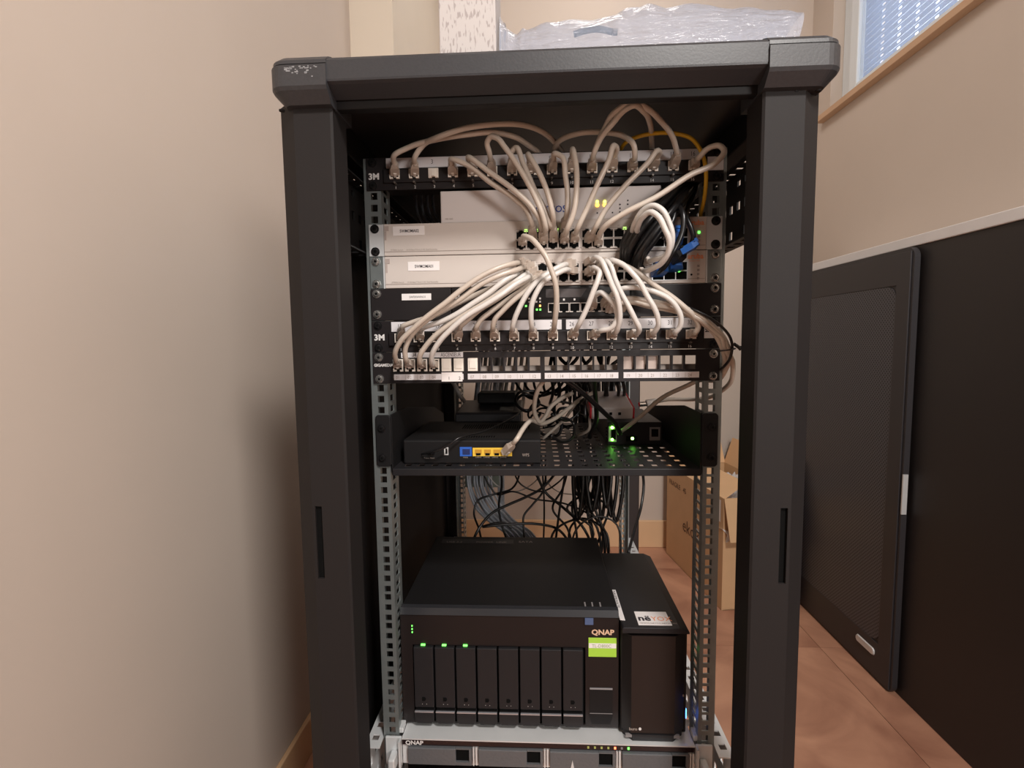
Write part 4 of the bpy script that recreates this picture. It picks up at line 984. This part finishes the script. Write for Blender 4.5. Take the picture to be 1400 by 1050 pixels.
def flap(p, q, dvec, t=.004):
    n = dvec.cross(q-p).normalized()*t
    return MB().loft([[p,q,q+n,p+n],[p+dvec+(q-p)*.03,q+dvec-(q-p)*.03,q+dvec-(q-p)*.03+n,p+dvec+(q-p)*.03+n]])
v3 = lambda v, z: Vector((v.x, v.y, z))
obj('flap', flap(v3(D,H1), v3(B,H1), Vector((-.01,.03,.12))), cardb_i, cbx)
obj('flap', flap(v3(Cc,H1), v3(D,H1), Vector((.03,.0,.13))), cardb_i, cbx)
obj('flap', flap(v3(B,H1), v3(A,H1), Vector((.10,.02,.055))), cardb_i, cbx)
obj('flap', flap(v3(A,H1), v3(Cc,H1), Vector((0,-.05,-.16))), cardb, cbx)
# lettering on the sides
def on_wall(body, o, dirx, size, lift=.001):
    dx = dirx.normalized(); n = Vector((0,0,1)).cross(dx); M = Matrix((dx, Vector((0,0,1)), dx.cross(Vector((0,0,1))))).transposed()
    off = dx.cross(Vector((0,0,1)))*lift
    return MB().text(body, o.x+off.x, o.y+off.y, o.z, size, rot=M)
inkc = mat('ink_brown', s2l(92,62,44), .7)
dr = (A-B).normalized()
obj('printed_lettering', on_wall('ekox', v3(B+dr*.19, -1.155), dr, .085), inkc, cbx)
obj('printed_lettering', on_wall('FRAGILE   45', v3(B+dr*.03, -.975), dr, .035), inkc, cbx, kind='stuff')
dw = Wd.normalized()
obj('printed_lettering', on_wall('Dimensions', v3(A+dw*.085, -1.085), dw, .022), inkc, cbx); obj('printed_lettering', on_wall('MEDIUM', v3(A+dw*.085, -1.125), dw, .026), inkc, cbx)
sq = MB(); o_ = A+dw*.08; n_ = Vector((dw.y,-dw.x,0))*.001
for (a, b_, c_, d_) in ((0,.045,0,.003),(0,.045,.042,.045),(0,.003,0,.045),(.042,.045,0,.045),(.012,.033,.012,.016),(.021,.024,.012,.032),(.014,.031,.026,.032)):
    p, q = o_+dw*a+n_, o_+dw*b_+n_; z_ = -1.27
    sq.quad((p.x,p.y,z_+c_),(q.x,q.y,z_+c_),(q.x,q.y,z_+d_),(p.x,p.y,z_+d_))
obj('handling_mark', sq, inkc, cbx)
lab_ = MB(); p, q = A+dw*.0+n_, A+dw*.045+n_
obj('torn_tape', MB().loft([[(A.x-.02,A.y+.16,-1.035),(A.x+.012,A.y-.006,-1.065),(A.x+.030,A.y-.008,-1.05)],[(A.x-.005,A.y-.004,-1.01),(A.x+.02,A.y-.010,-1.02),(A.x+.045,A.y-.004,-1.03)]]), mat('tape_white', s2l(232,232,232), .3), cbx)
obj('side_document', MB().quad(*[tuple(v3(B+dr*s_+Vector((-dr.y*-.0,0,0)), z_)+Vector((-.0015,-.0015,0))) for s_, z_ in ((.50,-.99),(.545,-.99),(.545,-.90),(.50,-.90))]), label, cbx)
# crumpled clear wrap spilling from the box
def crumple(cx_, cy_, z_, sx_, sy_, h, nx, ny, seed):
    r_ = random.Random(seed); mb = MB(); g = [[r_.uniform(-.5,.5) for _ in range(ny+1)] for _ in range(nx+1)]
    for i in range(nx+1):
        for j in range(ny+1):
            u, v = i/nx*2-1, j/ny*2-1
            e = max(0, 1-u**4)*max(0, 1-v**4)
            mb.v.append((cx_+u*sx_+g[i][j]*.3*sx_/nx*2, cy_+v*sy_, z_+h*e*(.6+.5*g[i][j])))
    for i in range(nx):
        for j in range(ny):
            a = i*(ny+1)+j; mb.f += [(a, a+ny+1, a+ny+2), (a, a+ny+2, a+1)]
    return mb
plm = mat('clear_wrap', s2l(240,242,246), .08, 0, 0, alpha=.55)
wrp = obj('plastic_wrap', crumple(A.x+.135, 1.60, H1-.06, .125, .20, .09, 14, 16, 3), plm)
tag(wrp, 'crumpled clear plastic wrap heaped inside the open cardboard box', 'packaging')

# ------------------------------------------------------------------ perforated door, white unit
def perfmat():
    m = bpy.data.materials.new('perforated_black'); m.use_nodes = True; nt = m.node_tree; b = nt.nodes['Principled BSDF']
    tc = nt.nodes.new('ShaderNodeTexCoord'); sp_ = nt.nodes.new('ShaderNodeSeparateXYZ'); nt.links.new(tc.outputs['Object'], sp_.inputs[0])
    def mth(op, a, b_=None):
        n = nt.nodes.new('ShaderNodeMath'); n.operation = op
        for k, q in enumerate((a, b_)):
            if q is None: continue
            if isinstance(q, (int, float)): n.inputs[k].default_value = q
            else: nt.links.new(q, n.inputs[k])
        return n.outputs[0]
    u = mth('MULTIPLY', sp_.outputs['Y'], 2*math.pi/.0125); v = mth('MULTIPLY', sp_.outputs['Z'], 2*math.pi/.0125)
    f = mth('MULTIPLY', mth('COSINE', u), mth('COSINE', v)); h = mth('GREATER_THAN', f, .28)
    mx = nt.nodes.new('ShaderNodeMix'); mx.data_type = 'RGBA'; nt.links.new(h, mx.inputs[0])
    mx.inputs[6].default_value = (*s2l(78,78,84), 1); mx.inputs[7].default_value = (.004,.004,.004,1)
    nt.links.new(mx.outputs[2], b.inputs['Base Color']); b.inputs['Roughness'].default_value = .5
    bp = nt.nodes.new('ShaderNodeBump'); bp.invert = True; bp.inputs['Distance'].default_value = .002; nt.links.new(h, bp.inputs['Height']); nt.links.new(bp.outputs['Normal'], b.inputs['Normal'])
    return m
dr_ = thing('perforated_door', 'black perforated metal door standing on the floor at the right', 'cabinet door', (1.07, 1.08, FZ))
DY0, DY1 = .815, 1.44; DX = 1.058
def rr(y0, y1, z0, z1, r, x):
    return [(x, *q[:2]) for q in [(a[0], a[1]) for a in rrect(y0, y1, z0, z1, r, 0)]]
frm = mat('door_frame_black', s2l(48,46,49), .5, 0, .1, 6)
outer = MB().loft([rr(DY0, DY1, FZ+.001, .0, .03, DX+.004), rr(DY0, DY1, FZ+.001, .0, .03, DX+.02)])
obj('door_frame', outer, frm, dr_)
my0, my1, mz0, mz1 = DY0+.065, DY1-.04, FZ+.125, -.105
obj('border', MB().grid([DY0+.01, my0, my1, DY1-.01], [FZ+.012, mz0, mz1, -.012], lambda i,j: i==1 and j==1, DX, DX+.004, 'yz'), frm, dr_, bevel=.001)
obj('perforated_sheet', MB().loft([rr(my0-.004, my1, mz0, mz1, .05, DX+.0015), rr(my0-.004, my1, mz0, mz1, .05, DX+.0038)]), perfmat(), dr_)
obj('handle_plate', MB().loft([rr(.895, .985, -1.272, -1.252, .009, DX-.004), rr(.893, .987, -1.274, -1.250, .010, DX)]), zinc_l, dr_)
obj('edge_glint', BX(DX+.002, DX+.016, DY0-.004, DY0, -.78, -.66), zinc_l, dr_)  # bright strip put in as the glint on the door edge
wu = thing('low_cupboard', 'long low dark cupboard with white top behind the perforated door', 'cupboard', (1.23, 1.1, FZ))
obj('carcass', BX(1.085, 1.300, -.60, 1.60, FZ+.0005, .004), mat('cupboard_dark', s2l(36,32,32), .5, 0, .06, 20), wu, bevel=.002)
obj('worktop', BX(1.080, 1.305, -.61, 1.61, .004, .034), mat('cupboard_top', s2l(226,224,224), .5, 0, .05, 20), wu, bevel=.002)

# ------------------------------------------------------------------ on top of the cabinet
CT = .0530
def boxmat():
    m = mat('patterned_carton', s2l(178,172,170), .6); nt = m.node_tree; b = nt.nodes['Principled BSDF']
    tc = nt.nodes.new('ShaderNodeTexCoord'); mp = nt.nodes.new('ShaderNodeMapping'); mp.inputs['Scale'].default_value = (420, 420, 110)
    n = nt.nodes.new('ShaderNodeTexNoise'); n.inputs['Scale'].default_value = 1; n.inputs['Detail'].default_value = 1
    rp = nt.nodes.new('ShaderNodeValToRGB'); rp.color_ramp.elements[0].position = .57; rp.color_ramp.elements[0].color = (*s2l(178,172,170),1)
    rp.color_ramp.elements[1].position = .64; rp.color_ramp.elements[1].color = (*s2l(150,142,140),1)
    nt.links.new(tc.outputs['Object'], mp.inputs[0]); nt.links.new(mp.outputs[0], n.inputs['Vector']); nt.links.new(n.outputs['Fac'], rp.inputs[0]); nt.links.new(rp.outputs[0], b.inputs['Base Color'])
    return m
bx_ = thing('carton', 'small white carton with grey repeating print standing on the cabinet roof', 'box', (-.085, -.09, CT))
xa, xb = at(601,60,-.145).x, at(678,55,-.145).x
obj('body', BX(xa, xb, -.145, -.060, CT+.0003, CT+.130), boxmat(), bx_, bevel=.0008)
obj('lid', BX(xa-.0006, xb+.0006, -.1456, -.0594, CT+.124, CT+.1315), boxmat(), bx_, bevel=.0008)
def bagmat():
    m = mat('frosted_plastic', s2l(178,188,208), .12, 0, 0, alpha=.40); nt = m.node_tree; b = nt.nodes['Principled BSDF']
    n = nt.nodes.new('ShaderNodeTexNoise'); n.inputs['Scale'].default_value = 9; n.inputs['Detail'].default_value = 3; n.inputs['Distortion'].default_value = 2.0
    bp = nt.nodes.new('ShaderNodeBump'); bp.inputs['Strength'].default_value = 1.0; bp.inputs['Distance'].default_value = .004
    nt.links.new(n.outputs['Fac'], bp.inputs['Height']); nt.links.new(bp.outputs['Normal'], b.inputs['Normal']); return m
def bag():
    r_ = random.Random(5); mb = MB(); prof = [(683,14,48),(690,24,52),(705,44,54),(716,30,54),(735,26,53),(765,22,52),(800,15,50),(838,4,49),(865,-6,48),(905,-4,46),(950,-8,44),(1000,-3,42),(1045,1,40),(1080,4,39),(1108,6,37)]
    n = 30; ny = 8; K = []
    for i in range(n):
        t = i/(n-1)*(len(prof)-1); k = min(int(t), len(prof)-2); u = t-k
        K.append([prof[k][q]*(1-u)+prof[k+1][q]*u for q in range(3)])
    for i, (px, ty, by) in enumerate(K):
        top = at(px, ty, -.09); 
        for j in range(ny+1):
            v = j/ny; a = math.pi*v
            y = -.142 + .16*v + r_.uniform(-.006,.006)*math.sin(a); xb_ = at(min(px,1078), 45, -.12).x
            h = (top.z-CT)*math.sin(a)**.55
            x = xb_+(top.x-xb_)*math.sin(a)
            mb.v.append((x+r_.uniform(-.006,.006)*math.sin(a), y, CT+.001+max(0, h)*(1+r_.uniform(-.14,.02))))
    for i in range(n-1):
        for j in range(ny):
            a = i*(ny+1)+j; mb.f += [(a, a+ny+1, a+ny+2), (a, a+ny+2, a+1)] if (i+j)%2 else [(a, a+ny+1, a+1), (a+1, a+ny+1, a+ny+2)]
    return mb
bgm = bagmat()
bg_ = obj('plastic_bag', bag(), bgm, smooth=False)
q = bg_.modifiers.new('s', 'SUBSURF'); q.levels = 1; q.render_levels = 1
tag(bg_, 'long crumpled translucent plastic bag lying on the cabinet roof', 'bag')
pen = thing('black_tool', 'small black tool with metal tip lying inside the plastic bag', 'tool', at(820,44,-.10))
t_ = MB(); t_.tube([at(785,47,-.10), at(800,42,-.10), at(820,40,-.10), at(838,44,-.10)], .0035, 8, 5); obj('grip', t_, matte, pen, smooth=True)
t_ = MB(); t_.tube([at(838,44,-.10), at(844,44,-.10)], .0038, 8, 3); obj('tip', t_, silver, pen)
for x, y, lab_i in ((1030,235,0),): pass
